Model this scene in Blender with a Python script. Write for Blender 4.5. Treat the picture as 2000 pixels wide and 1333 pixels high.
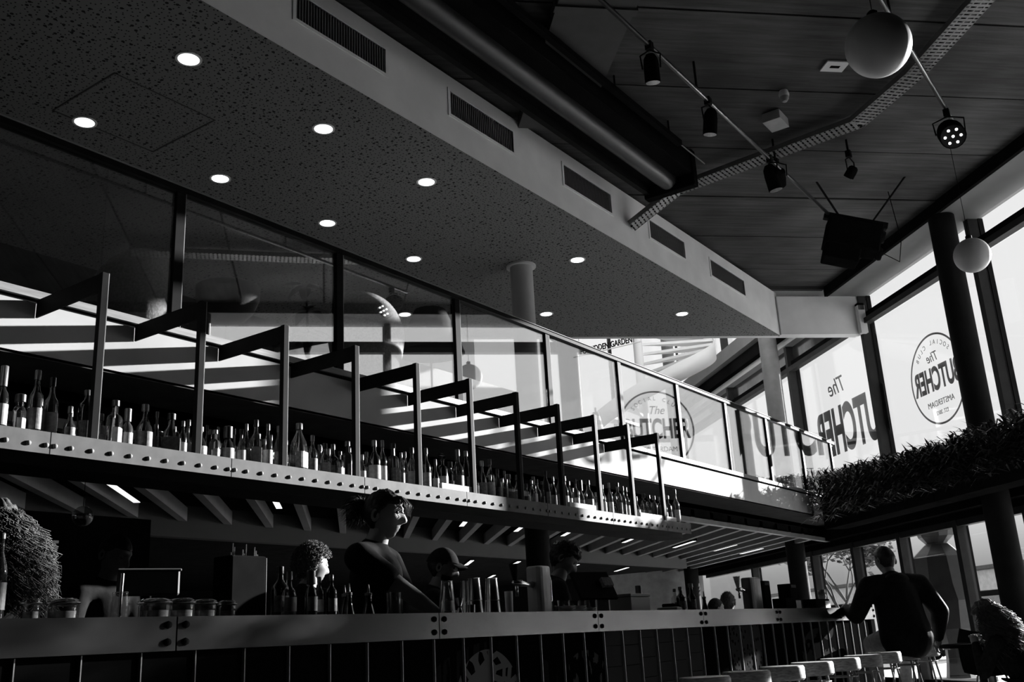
import bpy, bmesh, math, random
from mathutils import Vector, Matrix, noise
R=math.radians; PI=math.pi
for o in list(bpy.data.objects): bpy.data.objects.remove(o)
S=bpy.context.scene; COL=S.collection
rnd=random.Random(7)
# ---------------- camera (at the world origin; the floor is at FL) ----------------
FL=-0.96
pitch,roll,hd=R(16.952),R(-3.1436),R(34.6386)
fw=Vector((math.cos(hd)*math.cos(pitch),math.sin(hd)*math.cos(pitch),math.sin(pitch)))
r0=Vector((math.sin(hd),-math.cos(hd),0)); u0=r0.cross(fw)
cr=math.cos(roll)*r0+math.sin(roll)*u0; cu=-math.sin(roll)*r0+math.cos(roll)*u0
cd=bpy.data.cameras.new('camera'); cam=bpy.data.objects.new('camera',cd); COL.objects.link(cam)
cd.sensor_width=36; cd.lens=36*1929.6/2000; cd.clip_end=500; cd.clip_start=.05
cam.matrix_world=Matrix(((cr.x,cu.x,-fw.x,0),(cr.y,cu.y,-fw.y,0),(cr.z,cu.z,-fw.z,0),(0,0,0,1)))
S.camera=cam
# ---------------- world: pale hazy sky, darker towards the horizon ----------------
w=bpy.data.worlds.new('sky'); S.world=w; w.use_nodes=True
nt=w.node_tree; nt.nodes.clear()
out=nt.nodes.new('ShaderNodeOutputWorld'); bg=nt.nodes.new('ShaderNodeBackground')
tc=nt.nodes.new('ShaderNodeTexCoord'); sx=nt.nodes.new('ShaderNodeSeparateXYZ'); cr_=nt.nodes.new('ShaderNodeValToRGB')
nt.links.new(tc.outputs['Generated'],sx.inputs[0]); nt.links.new(sx.outputs['Z'],cr_.inputs[0])
e=cr_.color_ramp.elements; e[0].position=0; e[0].color=(.2,.2,.2,1); e[1].position=.3; e[1].color=(.92,.92,.92,1)
q=e.new(.045); q.color=(.38,.38,.38,1)
q=e.new(.09); q.color=(.74,.74,.74,1)
q=e.new(.15); q.color=(.86,.86,.86,1)
nt.links.new(cr_.outputs[0],bg.inputs[0]); nt.links.new(bg.outputs[0],out.inputs[0]); bg.inputs[1].default_value=1.0
# ---------------- sun, low, through the window wall ----------------
sd=bpy.data.lights.new('sun','SUN'); sd.energy=19; sd.angle=R(.53)
sun=bpy.data.objects.new('sun',sd); COL.objects.link(sun)
SUN=Vector((1,-.357,.237)).normalized()
sun.rotation_euler=SUN.to_track_quat('Z','Y').to_euler()
vs=S.view_settings; vs.view_transform='Standard'; vs.look='None'; vs.gamma=1; vs.use_curve_mapping=False; vs.exposure=0

# ---------------- materials ----------------
MATS={}
def nodes(name):
    m=bpy.data.materials.new(name); m.use_nodes=True; t=m.node_tree; return m,t,t.nodes['Principled BSDF'],t.nodes['Material Output']
def g3(v): return (v,v,v,1)
def mat(name,v,rough=.5,metal=0,var=.15,scale=6,bump=.0,stretch=None,spec=.5,coat=0,emit=0):
    if name in MATS: return MATS[name]
    m,t,b,o=nodes(name); N=t.nodes; L=t.links
    b.inputs['Roughness'].default_value=rough; b.inputs['Metallic'].default_value=metal
    b.inputs['Specular IOR Level'].default_value=spec; b.inputs['Coat Weight'].default_value=coat
    tx=N.new('ShaderNodeTexCoord'); mp=N.new('ShaderNodeMapping'); nz=N.new('ShaderNodeTexNoise')
    L.new(tx.outputs['Object'],mp.inputs[0]); L.new(mp.outputs[0],nz.inputs[0])
    nz.inputs['Scale'].default_value=scale; nz.inputs['Detail'].default_value=5
    if stretch: mp.inputs['Rotation'].default_value=(0,0,stretch[3] if len(stretch)>3 else 0); mp.inputs['Scale'].default_value=stretch[:3]
    r=N.new('ShaderNodeValToRGB'); r.color_ramp.elements[0].position=.3; r.color_ramp.elements[1].position=.7
    r.color_ramp.elements[0].color=g3(v*(1-var)); r.color_ramp.elements[1].color=g3(min(1,v*(1+var)))
    L.new(nz.outputs[0],r.inputs[0]); L.new(r.outputs[0],b.inputs['Base Color'])
    if bump:
        bp=N.new('ShaderNodeBump'); bp.inputs['Strength'].default_value=bump; bp.inputs['Distance'].default_value=.01
        L.new(nz.outputs[0],bp.inputs['Height']); L.new(bp.outputs[0],b.inputs['Normal'])
    if emit: b.inputs['Emission Color'].default_value=g3(1); b.inputs['Emission Strength'].default_value=emit
    MATS[name]=m; return m
def glassmat(name,f0,tint,base=0.0,basev=.05,power=5):
    """thin glass: clear transmission plus an angle-dependent mirror reflection"""
    if name in MATS: return MATS[name]
    m,t,b,o=nodes(name); N=t.nodes; L=t.links
    ge=N.new('ShaderNodeNewGeometry'); dt=N.new('ShaderNodeVectorMath'); dt.operation='DOT_PRODUCT'
    L.new(ge.outputs['Normal'],dt.inputs[0]); L.new(ge.outputs['Incoming'],dt.inputs[1])
    ab=N.new('ShaderNodeMath'); ab.operation='ABSOLUTE'; L.new(dt.outputs['Value'],ab.inputs[0])
    om=N.new('ShaderNodeMath'); om.operation='SUBTRACT'; om.inputs[0].default_value=1; L.new(ab.outputs[0],om.inputs[1])
    pw=N.new('ShaderNodeMath'); pw.operation='POWER'; pw.inputs[1].default_value=power; L.new(om.outputs[0],pw.inputs[0])
    ml=N.new('ShaderNodeMath'); ml.operation='MULTIPLY_ADD'; ml.inputs[1].default_value=1-f0; ml.inputs[2].default_value=f0; L.new(pw.outputs[0],ml.inputs[0])
    tr=N.new('ShaderNodeBsdfTransparent'); tr.inputs[0].default_value=g3(tint); gl=N.new('ShaderNodeBsdfGlossy'); gl.inputs['Roughness'].default_value=0.02 if base else 0.0; gl.inputs[0].default_value=g3(.95)
    mx=N.new('ShaderNodeMixShader'); L.new(ml.outputs[0],mx.inputs[0])
    if base:
        df=N.new('ShaderNodeBsdfDiffuse'); df.inputs[0].default_value=g3(basev); m2=N.new('ShaderNodeMixShader'); m2.inputs[0].default_value=base
        L.new(tr.outputs[0],m2.inputs[1]); L.new(df.outputs[0],m2.inputs[2]); L.new(m2.outputs[0],mx.inputs[1])
    else: L.new(tr.outputs[0],mx.inputs[1])
    L.new(gl.outputs[0],mx.inputs[2]); L.new(mx.outputs[0],o.inputs[0]); MATS[name]=m; return m
def emitmat(name,s):
    if name in MATS: return MATS[name]
    m,t,b,o=nodes(name); b.inputs['Base Color'].default_value=g3(.8); b.inputs['Emission Color'].default_value=g3(1); b.inputs['Emission Strength'].default_value=s; MATS[name]=m; return m

BZ=R(-45.68)   # azimuth of the building's second axis
white=mat('white_paint',.78,.6,var=.03,scale=1.5)
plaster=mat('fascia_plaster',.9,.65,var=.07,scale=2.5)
blackm=mat('black_paint',.010,.6,var=.2,spec=0)
darkm=mat('dark_wall',.012,.9,var=.3,scale=2,spec=0)
darkwood=mat('dark_wood_wall',.035,.6,var=.3,scale=3,stretch=(1,1,6))
steel=mat('raw_steel',.11,.6,spec=.12,metal=.0,var=.22,scale=9,bump=.05)
steelbar=mat('brushed_bar_steel',.17,.24,metal=1.0,var=.12,scale=4)
blacksteel=mat('black_steel',.014,.5,var=.2,spec=.02)
postm=mat('steel_tube',.22,.5,var=.3,scale=12,spec=.1)
chrome=mat('chrome',.75,.22,metal=1,var=.05)
frame=mat('window_frame_grey',.04,.5,var=.15,spec=.08)
framed=mat('window_frame_black',.01,.5,var=.2,spec=0)
oak=mat('oak',.2,.5,var=.3,scale=5,stretch=(1,12,12))
seatwood=mat('worn_seat_wood',.3,.6,var=.45,scale=9,stretch=(3,3,14))
slatm=mat('painted_slat',.26,.6,var=.12,scale=3)
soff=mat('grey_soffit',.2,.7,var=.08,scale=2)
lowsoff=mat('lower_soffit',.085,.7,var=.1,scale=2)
concr=mat('concrete_column',.22,.6,var=.15,scale=5)
darkcol=mat('dark_column',.016,.6,var=.15,scale=5,spec=.04)
fabricd=mat('black_fabric',.02,.9,var=.3,scale=40,bump=.1,spec=.04)
jacketm=mat('black_jacket',.010,.6,var=.3,scale=30,bump=.1,spec=.04)
teem=mat('dark_tshirt',.014,.85,var=.2,scale=30,bump=.1,spec=.04)
teeg=mat('grey_tshirt',.016,.85,var=.2,scale=30,bump=.1,spec=.04)
denim=mat('pale_denim',.4,.85,var=.2,scale=30,bump=.1,spec=.04)
skin=mat('skin',.24,.5,var=.06,scale=10)
skind=mat('tan_skin',.16,.5,var=.06,scale=10)
hairm=mat('dark_hair',.02,.45,var=.4,scale=60,spec=.2)
hairb=mat('brown_hair',.08,.45,var=.4,scale=60,spec=.2)
eyem=mat('eye',.05,.2)
leafm=mat('leaf',.06,.4,var=.4,scale=8)
leafd=mat('dark_leaf',.03,.35,var=.4,scale=8)
barkm=mat('bark',.05,.9,var=.3)
wglass=glassmat('window_glass',.03,.99)
bglass=glassmat('balustrade_glass',.38,.98,power=4)
lampm=emitmat('downlight_glow',6.0)
stripm=emitmat('strip_light_glow',1.1)
ledm=emitmat('led_glow',5)
globem=mat('opal_globe',.5,.35,var=.02)
signm=mat('black_vinyl',.012,.5)
gotd=glassmat('clear_bottle_glass',.10,.82,.18,.06)
gotk=mat('dark_bottle_glass',.012,.06,var=.2,spec=.8,coat=.4)
gotm=mat('brown_spirit_glass',.05,.08,var=.3,scale=3,spec=.8)
labw=mat('white_label',.34,.6,var=.25,scale=50)
labg=mat('grey_label',.12,.6,var=.5,scale=60)
capm=mat('bottle_cap',.18,.3,metal=.5)
capk=mat('black_cap',.02,.35)

# perforated acoustic ceiling
def perfmat():
    m,t,b,o=nodes('perforated_board'); N=t.nodes; L=t.links
    b.inputs['Roughness'].default_value=.8
    tx=N.new('ShaderNodeTexCoord'); last=None
    for sc,th in ((13,.175),(23,.15)):
        v=N.new('ShaderNodeTexVoronoi'); v.voronoi_dimensions='2D'; v.inputs['Scale'].default_value=sc; v.inputs['Randomness'].default_value=.75
        L.new(tx.outputs['Object'],v.inputs['Vector'])
        c=N.new('ShaderNodeMath'); c.operation='GREATER_THAN'; c.inputs[1].default_value=th*1.25
        c.inputs[1].default_value=th
        if sc==13:
            # only some cells carry the larger hole
            sp=N.new('ShaderNodeSeparateColor'); L.new(v.outputs['Color'],sp.inputs[0])
            k=N.new('ShaderNodeMath'); k.operation='GREATER_THAN'; k.inputs[1].default_value=.45; L.new(sp.outputs[0],k.inputs[0])
            L.new(v.outputs['Distance'],c.inputs[0]); mx=N.new('ShaderNodeMath'); mx.operation='MAXIMUM'
            L.new(c.outputs[0],mx.inputs[0]); L.new(k.outputs[0],mx.inputs[1]); c=mx
        else: L.new(v.outputs['Distance'],c.inputs[0])
        if last:
            mu=N.new('ShaderNodeMath'); mu.operation='MULTIPLY'; L.new(last.outputs[0],mu.inputs[0]); L.new(c.outputs[0],mu.inputs[1]); last=mu
        else: last=c
    r=N.new('ShaderNodeValToRGB'); r.color_ramp.elements[0].color=g3(.006); r.color_ramp.elements[1].color=g3(.24)
    L.new(last.outputs[0],r.inputs[0]); L.new(r.outputs[0],b.inputs['Base Color']); MATS['perf']=m; return m
perf=perfmat()
def plankmat():
    m,t,b,o=nodes('rough_ceiling_board'); N=t.nodes; L=t.links
    tx=N.new('ShaderNodeTexCoord'); mp=N.new('ShaderNodeMapping'); mp.inputs['Rotation'].default_value=(0,0,-BZ)
    mp2=N.new('ShaderNodeMapping'); mp2.inputs['Scale'].default_value=(.45,7,1)
    L.new(tx.outputs['Object'],mp.inputs[0]); L.new(mp.outputs[0],mp2.inputs[0])
    a=N.new('ShaderNodeTexNoise'); a.inputs['Scale'].default_value=2.2; a.inputs['Detail'].default_value=8; a.inputs['Roughness'].default_value=.7
    L.new(mp2.outputs[0],a.inputs[0])
    c=N.new('ShaderNodeTexNoise'); c.inputs['Scale'].default_value=.9; L.new(mp.outputs[0],c.inputs[0])
    mu=N.new('ShaderNodeMath'); mu.operation='MULTIPLY'; L.new(a.outputs[0],mu.inputs[0]); L.new(c.outputs[0],mu.inputs[1])
    r=N.new('ShaderNodeValToRGB'); r.color_ramp.elements[0].position=.14; r.color_ramp.elements[0].color=g3(.004); r.color_ramp.elements[1].position=.46; r.color_ramp.elements[1].color=g3(.105)
    L.new(mu.outputs[0],r.inputs[0]); L.new(r.outputs[0],b.inputs['Base Color']); b.inputs['Roughness'].default_value=.8
    bp=N.new('ShaderNodeBump'); bp.inputs['Strength'].default_value=.35; bp.inputs['Distance'].default_value=.02; L.new(a.outputs[0],bp.inputs['Height']); L.new(bp.outputs[0],b.inputs['Normal'])
    return m
plankm=plankmat()
def muralmat():
    """flat printed mural on the bar-front tiles, laid out in metres along the bar"""
    m,t,b,o=nodes('bar_front_mural'); N=t.nodes; L=t.links
    b.inputs['Roughness'].default_value=.6; b.inputs['Specular IOR Level'].default_value=0
    ge=N.new('ShaderNodeNewGeometry'); sp=N.new('ShaderNodeSeparateXYZ'); L.new(ge.outputs['Position'],sp.inputs[0])
    def M(op,a,bb=None,c=None):
        n=N.new('ShaderNodeMath'); n.operation=op
        for i,vv in enumerate((a,bb,c)):
            if vv is None: continue
            if isinstance(vv,(int,float)): n.inputs[i].default_value=vv
            else: L.new(vv,n.inputs[i])
        return n.outputs[0]
    X,Z=sp.outputs['X'],sp.outputs['Z']
    def ell(cx,cz,rx,rz):
        return M('LESS_THAN',M('ADD',M('POWER',M('ABSOLUTE',M('DIVIDE',M('SUBTRACT',X,cx),rx)),2.0),M('POWER',M('ABSOLUTE',M('DIVIDE',M('SUBTRACT',Z,cz),rz)),2.0)),1.0)
    def vor(sc,feat='DISTANCE_TO_EDGE'):
        v=N.new('ShaderNodeTexVoronoi'); v.feature=feat; v.inputs['Scale'].default_value=sc; L.new(ge.outputs['Position'],v.inputs['Vector']); return v.outputs['Distance']
    def noi(sc,st=(1,1,1)):
        mp=N.new('ShaderNodeMapping'); mp.inputs['Scale'].default_value=st; L.new(ge.outputs['Position'],mp.inputs[0])
        v=N.new('ShaderNodeTexNoise'); v.inputs['Scale'].default_value=sc; v.inputs['Detail'].default_value=3; L.new(mp.outputs[0],v.inputs[0]); return v.outputs[0]
    leo=M('MULTIPLY',ell(3.9,-.26,.25,.235),M('LESS_THAN',vor(15),.19))
    hairy=M('MULTIPLY',ell(3.95,-.35,.62,.36),M('GREATER_THAN',noi(7,(4,1,.6)),.58))
    crown=M('MULTIPLY',ell(4.78,-.26,.24,.2),M('GREATER_THAN',noi(6,(3,1,1.4)),.50))
    grid=M('MULTIPLY',M('GREATER_THAN',X,4.97),M('LESS_THAN',X,6.23))
    leo2=M('MULTIPLY',ell(6.98,-.1,.28,.3),M('GREATER_THAN',vor(26,'F1'),.33))
    face=M('MULTIPLY',ell(8.5,-.22,.42,.2),M('GREATER_THAN',noi(3,(1,1,2)),.5))
    head=ell(8.75,-.03,.16,.09)
    v=M('ADD',.004,M('MULTIPLY',leo,.13)); 
    for a,k in ((hairy,.015),(crown,.055),(grid,.045),(leo2,.03),(face,.025),(head,.025)): v=M('MAXIMUM',v,M('MULTIPLY',a,k))
    cb=N.new('ShaderNodeCombineColor'); [L.new(v,cb.inputs[i]) for i in range(3)]
    L.new(cb.outputs[0],b.inputs['Base Color']); return m
mural=muralmat()

# ---------------- object helpers ----------------
def link(name,me,m,parent=None,smooth=False,loc=None):
    if m is not None:
        for mm in (m if isinstance(m,(list,tuple)) else [m]): me.materials.append(mm)
    if smooth:
        for p in me.polygons: p.use_smooth=True
    o=bpy.data.objects.new(name,me); COL.objects.link(o)
    if parent: o.parent=parent
    if loc: o.location=loc
    return o
class MB:
    def __init__(s): s.v=[]; s.f=[]
    def add(s,vs,fs):
        n=len(s.v); s.v+= [tuple(v) for v in vs]; s.f+=[tuple(i+n for i in f) for f in fs]; return s
    def box(s,a,b):
        (x0,y0,z0),(x1,y1,z1)=a,b
        return s.add([(x0,y0,z0),(x1,y0,z0),(x1,y1,z0),(x0,y1,z0),(x0,y0,z1),(x1,y0,z1),(x1,y1,z1),(x0,y1,z1)],[(0,3,2,1),(4,5,6,7),(0,1,5,4),(1,2,6,5),(2,3,7,6),(3,0,4,7)])
    def obox(s,c,ax,ay,az,hx,hy,hz):
        c=Vector(c);ax=Vector(ax).normalized()*hx;ay=Vector(ay).normalized()*hy;az=Vector(az).normalized()*hz
        vs=[c+i*ax+j*ay+k*az for k in(-1,1) for i,j in((-1,-1),(1,-1),(1,1),(-1,1))]
        return s.add(vs,[(0,3,2,1),(4,5,6,7),(0,1,5,4),(1,2,6,5),(2,3,7,6),(3,0,4,7)])
    def prism(s,pts,z0,z1):
        n=len(pts); vs=[(x,y,z0) for x,y in pts]+[(x,y,z1) for x,y in pts]
        return s.add(vs,[tuple(reversed(range(n))),tuple(range(n,2*n))]+[(i,(i+1)%n,n+(i+1)%n,n+i) for i in range(n)])
    def lathe(s,prof,c=(0,0,0),seg=18,rot=None,sq=0):
        vs=[];n=len(prof);c=Vector(c)
        for r,z in prof:
            for k in range(seg):
                a=2*PI*k/seg; x,y=math.cos(a),math.sin(a)
                if sq: p=max(abs(x),abs(y)); qq=(1-sq)+sq/p*.88; x*=qq;y*=qq
                v=Vector((x*r,y*r,z))
                if rot: v=rot@v
                vs.append(c+v)
        fs=[(i*seg+k,i*seg+(k+1)%seg,(i+1)*seg+(k+1)%seg,(i+1)*seg+k) for i in range(n-1) for k in range(seg)]
        fs+=[tuple(reversed(range(seg))),tuple((n-1)*seg+k for k in range(seg))]
        return s.add(vs,fs)
    def tube(s,pts,r,seg=8):
        pts=[Vector(p) for p in pts]; rs=r if isinstance(r,(list,tuple)) else [r]*len(pts); vs=[]
        prev=None
        for i,p in enumerate(pts):
            d=(pts[min(i+1,len(pts)-1)]-pts[max(i-1,0)]).normalized()
            if prev is None: a=d.orthogonal().normalized()
            else: a=(prev-d*prev.dot(d)); a=a.normalized() if a.length>1e-6 else d.orthogonal().normalized()
            prev=a; b=d.cross(a)
            vs+=[p+rs[i]*(math.cos(2*PI*k/seg)*a+math.sin(2*PI*k/seg)*b) for k in range(seg)]
        n=len(pts)
        fs=[(i*seg+k,i*seg+(k+1)%seg,(i+1)*seg+(k+1)%seg,(i+1)*seg+k) for i in range(n-1) for k in range(seg)]
        fs+=[tuple(reversed(range(seg))),tuple((n-1)*seg+k for k in range(seg))]
        return s.add(vs,fs)
    def sphere(s,c,r,seg=20,rings=12,sc=(1,1,1)):
        c=Vector(c)
        vs=[c+Vector((0,0,r*sc[2]))]
        for i in range(1,rings):
            a=PI*i/rings
            vs+=[c+Vector((r*sc[0]*math.sin(a)*math.cos(2*PI*k/seg),r*sc[1]*math.sin(a)*math.sin(2*PI*k/seg),r*sc[2]*math.cos(a))) for k in range(seg)]
        vs.append(c-Vector((0,0,r*sc[2]))); L=len(vs)-1
        fs=[(0,1+k,1+(k+1)%seg) for k in range(seg)]
        fs+=[(1+(i-1)*seg+k,1+i*seg+k,1+i*seg+(k+1)%seg,1+(i-1)*seg+(k+1)%seg) for i in range(1,rings-1) for k in range(seg)]
        fs+=[(L,1+(rings-2)*seg+(k+1)%seg,1+(rings-2)*seg+k) for k in range(seg)]
        return s.add(vs,fs)
    def mesh(s,name):
        me=bpy.data.meshes.new(name); me.from_pydata([tuple(v) for v in s.v],[],s.f); me.update()
        return me
    def build(s,name,m,parent=None,smooth=False,bevel=0,auto=False):
        o=link(name,s.mesh(name),m,parent,smooth)
        if auto: autosmooth(o.data)
        if bevel:
            b=o.modifiers.new('bevel','BEVEL'); b.width=bevel; b.segments=2; b.limit_method='ANGLE'
        return o
def autosmooth(me,ang=40):
    for p in me.polygons: p.use_smooth=True
    bm=bmesh.new(); bm.from_mesh(me)
    for e_ in bm.edges:
        if len(e_.link_faces)==2 and e_.calc_face_angle(0)>R(ang): e_.smooth=False
    bm.to_mesh(me); bm.free()
def tag(o,label=None,cat=None,group=None,kind=None):
    if label: o['label']=label
    if cat: o['category']=cat
    if group: o['group']=group
    if kind: o['kind']=kind
    return o
def struct(o): o['kind']='structure'; return o
def empty(name,loc=(0,0,0),rz=0):
    o=bpy.data.objects.new(name,None); COL.objects.link(o); o.location=loc; o.rotation_euler=(0,0,rz); o.empty_display_size=.1; return o
def copy_tree(o,parent=None):
    c=o.copy(); COL.objects.link(c)
    if parent: c.parent=parent
    for ch in list(o.children): copy_tree(ch,c)
    return c
def text(name,body,size,m,parent=None,mtx=None,sx=1,off=0,ext=.002,shear=0,align='CENTER'):
    cu_=bpy.data.curves.new(name,'FONT'); cu_.body=body; cu_.size=size; cu_.extrude=ext; cu_.offset=off; cu_.shear=shear; cu_.align_x=align; cu_.align_y='CENTER'
    t=bpy.data.objects.new(name+'_curve',cu_); COL.objects.link(t); bpy.context.view_layer.update()
    me=bpy.data.meshes.new_from_object(t.evaluated_get(bpy.context.evaluated_depsgraph_get())); bpy.data.objects.remove(t)
    me.transform(Matrix.Diagonal((sx,1,1,1))); 
    if mtx is not None: me.transform(mtx)
    me.materials.clear(); me.name=name
    return link(name,me,m,parent)

# building axes: along the window wall (D) and out through it (NN)
D=Vector((.7157,.6984,0)); NN=Vector((.6984,-.7157,0)); ZZ=Vector((0,0,1)); K=8.53
def P(t,k,z=0): return D*t+NN*k+ZZ*z
def P2(t,k): v=D*t+NN*k; return (v.x,v.y)
def tkbox(mb,t0,t1,k0,k1,z0,z1): return mb.prism([P2(t0,k0),P2(t1,k0),P2(t1,k1),P2(t0,k1)] if True else None,z0,z1)
def tk(name,m,t0,t1,k0,k1,z0,z1,parent=None,bevel=0):
    pts=[P2(t0,k1),P2(t1,k1),P2(t1,k0),P2(t0,k0)]
    return MB().prism(pts,z0,z1).build(name,m,parent,bevel=bevel)
YF=5.25; YS=4.6; ZC=4.617

# ================= STRUCTURE =================
struct(MB().prism([(-4,-6.1),(5.96,-6.1),(23.3,10.7),(16.5,17),(-4,17)],FL-.1,FL).build('floor',mat('dark_floor',.11,.6,var=.3,scale=3)))
struct(MB().box((-4.2,-6.1,FL),(-4,17,8.4)).build('wall_left',darkm))
struct(MB().box((-4,-6.3,FL),(6,-6.1,6.2)).build('wall_back',darkm))
struct(MB().box((-4,16.5,FL),(17,16.7,8.4)).build('wall_rear',darkm))
struct(MB().box((-4,10.5,1.96),(15.2,10.62,ZC)).build('wall_mezzanine',darkwood))
# solid wall before the glazing starts, behind the camera
struct(tk('wall_entrance',darkm,0,5.25,K,K+.2,FL,6.2))
# window wall, upper and lower
def window(n,parts_):
    r=empty('window_%d'%n,P(0,0,0)); struct(r)
    for nm,m,t0,t1,k0,k1,z0,z1 in parts_: tk(nm,m,t0,t1,k0,k1,z0,z1,r)
    return r
UP=[5.3,8.4,11.5,14.66,17.6,20.8,24.0]; n=1
for i in range(6):
    a,b=UP[i],UP[i+1]
    ps=[('mullion',frame,a-.05,a+.05,K-.10,K+.05,2.05,5.28),('mullion_cap',framed,a-.07,a+.07,K+.05,K+.12,2.05,5.28),
        ('sill',framed,a,b,K-.06,K+.1,1.98,2.08)]
    ps+=[('pane',wglass,a+.05,b-.05,K+.03,K+.045,2.08,4.77)]
    if i<3 or True:
        ps+=[('transom',frame,a+.05,b-.05,K-.10,K+.03,4.77,4.86),('transom_cap',framed,a+.05,b-.05,K-.03,K+.08,4.86,4.98)]
    if i<3: ps+=[('pane',wglass,a+.05,b-.05,K+.03,K+.045,4.98,5.3)]
    else: ps+=[('spandrel_panel',mat('spandrel_glass',.12,.15,metal=.6,var=.3),a+.05,b-.05,K+.03,K+.06,4.98,5.27),
               ('ledge',white,a,b,K-.14,K+.1,5.28,5.40),
               ('mullion',frame,a-.05,a+.05,K-.1,K+.05,5.4,8.3),('pane',wglass,a+.05,b-.05,K+.03,K+.045,5.94,8.3)]
    window(n,ps); n+=1
LO=[5.3,8.5,10.0,11.5,13.05,14.6,16.12,17.7,20.6,23.6]
for i in range(9):
    a,b=LO[i],LO[i+1]
    window(n,[('mullion',frame,a-.05,a+.05,K-.10,K+.05,FL,1.33),('mullion_cap',framed,a-.03,a+.09,K+.05,K+.1,FL,1.33),
      ('sill',framed,a+.05,b-.05,K-.05,K+.06,FL,FL+.1),('transom',frame,a+.05,b-.05,K-.08,K+.05,1.24,1.33),
      ('pane',wglass,a+.05,b-.05,K,K+.015,FL+.1,1.24)]); n+=1
struct(tk('trim_1',blackm,5.25,24,K-.12,K+.12,1.33,1.98))
struct(tk('trim_2',blackm,5.25,24,K-.3,K-.12,1.42,1.62))
# far end of the hall (beyond the mezzanine): glazed above, grey wall below, its inner part painted dark as shade
struct(tk('wall_far_lower',darkm,24,24.2,-8,6.1,FL,1.9)); struct(tk('wall_far_side',mat('far_wall',.3,.8),24,24.2,6.1,K,FL,1.9))
r=empty('window_16'); struct(r)
for k0,k1 in ((8.5,6.7),(6.7,4.9),(4.9,3.1)):
    tk('mullion',frame,24,24.12,k0-.07,k0,1.9,8.3,r); tk('pane',wglass,24.04,24.055,k1,k0-.07,1.9,8.3,r)
tk('transom',frame,23.98,24.1,3.1,8.5,4.7,4.85,r)
struct(tk('wall_far',white,24,24.2,-8,3.1,1.9,8.4))
struct(tk('ceiling_atrium',white,14.85,24.2,-9,K+.2,8.3,8.45))
# beams that run along the upper far windows
b=struct(tk('trim_3',soff,14.9,24,8.1,K-.14,5.65,5.94)); b=struct(tk('trim_4',darkm,14.9,24,8.25,K,5.40,5.65))
# raised roof and the rough board ceiling
struct(MB().prism([(-4.2,-6.3),P2(-.2,K+.3),P2(14.85,K+.3),P2(14.85,-9.5),(-4.2,17)],6.12,6.3).build('ceiling_roof',darkm))
ceil=empty('ceiling'); struct(ceil)
t=8.65-1.286*12
ZP=5.43
while t<14.5:
    t1=min(t+1.27,14.56); k0=-9.0
    o=tk('board',plankm,t,t1-.012,-9,7.84,ZP+rnd.uniform(-.006,.006),ZP+.1,ceil); t+=1.286
tk('backing',blackm,-7,14.6,-9.1,7.86,ZP+.1,ZP+.2,ceil)
# grey soffit over the windows with its dark shadow rail
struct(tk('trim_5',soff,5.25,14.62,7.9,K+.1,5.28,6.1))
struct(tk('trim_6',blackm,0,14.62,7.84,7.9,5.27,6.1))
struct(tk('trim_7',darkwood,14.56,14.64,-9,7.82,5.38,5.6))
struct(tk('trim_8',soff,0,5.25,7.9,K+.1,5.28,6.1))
# mezzanine ceiling with perforated board and its white fascia
xk=(15.5,YF)
mc=struct(MB().prism([(-4,YF+.006),P2(14.70,6.995),P2(14.76,-7.5),(-4,16.5)],ZC-.006,ZC+.05).build('ceiling_mezzanine',perf))
# access hatch outline in the perforated board
fas=empty('wall_fascia'); struct(fas)
VENT=[(4.76,5.83),(6.76,7.82),(8.82,9.89),(10.9,11.93),(12.79,14.03)]
xs=[-4]+[v for p_ in VENT for v in p_]+[15.46]
mb=MB().box((-4,YF,ZC+.051),(15.46,YF+.15,4.95)).box((-4,YF,ZC-.003),(15.46,YF+.0055,ZC+.051)).box((-4,YF,5.2),(15.46,YF+.15,5.37))
for i in range(0,len(xs),2): mb.box((xs[i],YF,4.95),(xs[i+1],YF+.15,5.2))
mb.build('fascia_face',plaster,fas)
tk('fascia_return',plaster,14.64,14.78,7.0,K-.1,ZC,5.28,fas)
tk('fascia_return_backing',plaster,14.78,14.9,-9,K-.1,ZC+.02,8.3,fas)
MB().box((-4,YF+.15,5.33),(15.2,YF+.5,5.37)).build('ledge',plaster,fas)
ventm=mat('vent_metal',.14,.5,var=.1)
for i,(a,b) in enumerate(VENT):
    v=empty('air_vent',(a,YF,4.95)); tag(v,['white wall air vent nearest the camera, cut by the top edge of the picture','second air vent along the white fascia, above the downlights','third air vent in the middle of the white fascia','fourth air vent along the white fascia, beyond the cable tray end','farthest and smallest air vent at the corner end of the white fascia'][i],'air vent','air vents in the white fascia')
    L_=b-a; f=MB()
    f.box((-.035,-.008,-.03),(0,.02,.28)).box((L_,-.008,-.03),(L_+.035,.02,.28)).box((0,-.008,-.03),(L_,.02,0)).box((0,-.008,.25),(L_,.02,.28)).build('frame',plaster,v)
    MB().box((0,.06,0),(L_,.08,.25)).build('backing',blackm,v)
    s0=MB().box((0,.005,0),(.012,.05,.25)).mesh('slat'); s0.materials.append(ventm); nn=int(L_/.032)
    for j in range(nn):
        o=bpy.data.objects.new('slat',s0); COL.objects.link(o); o.parent=v; o.location=(.01+j*.032,0,0)
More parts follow.
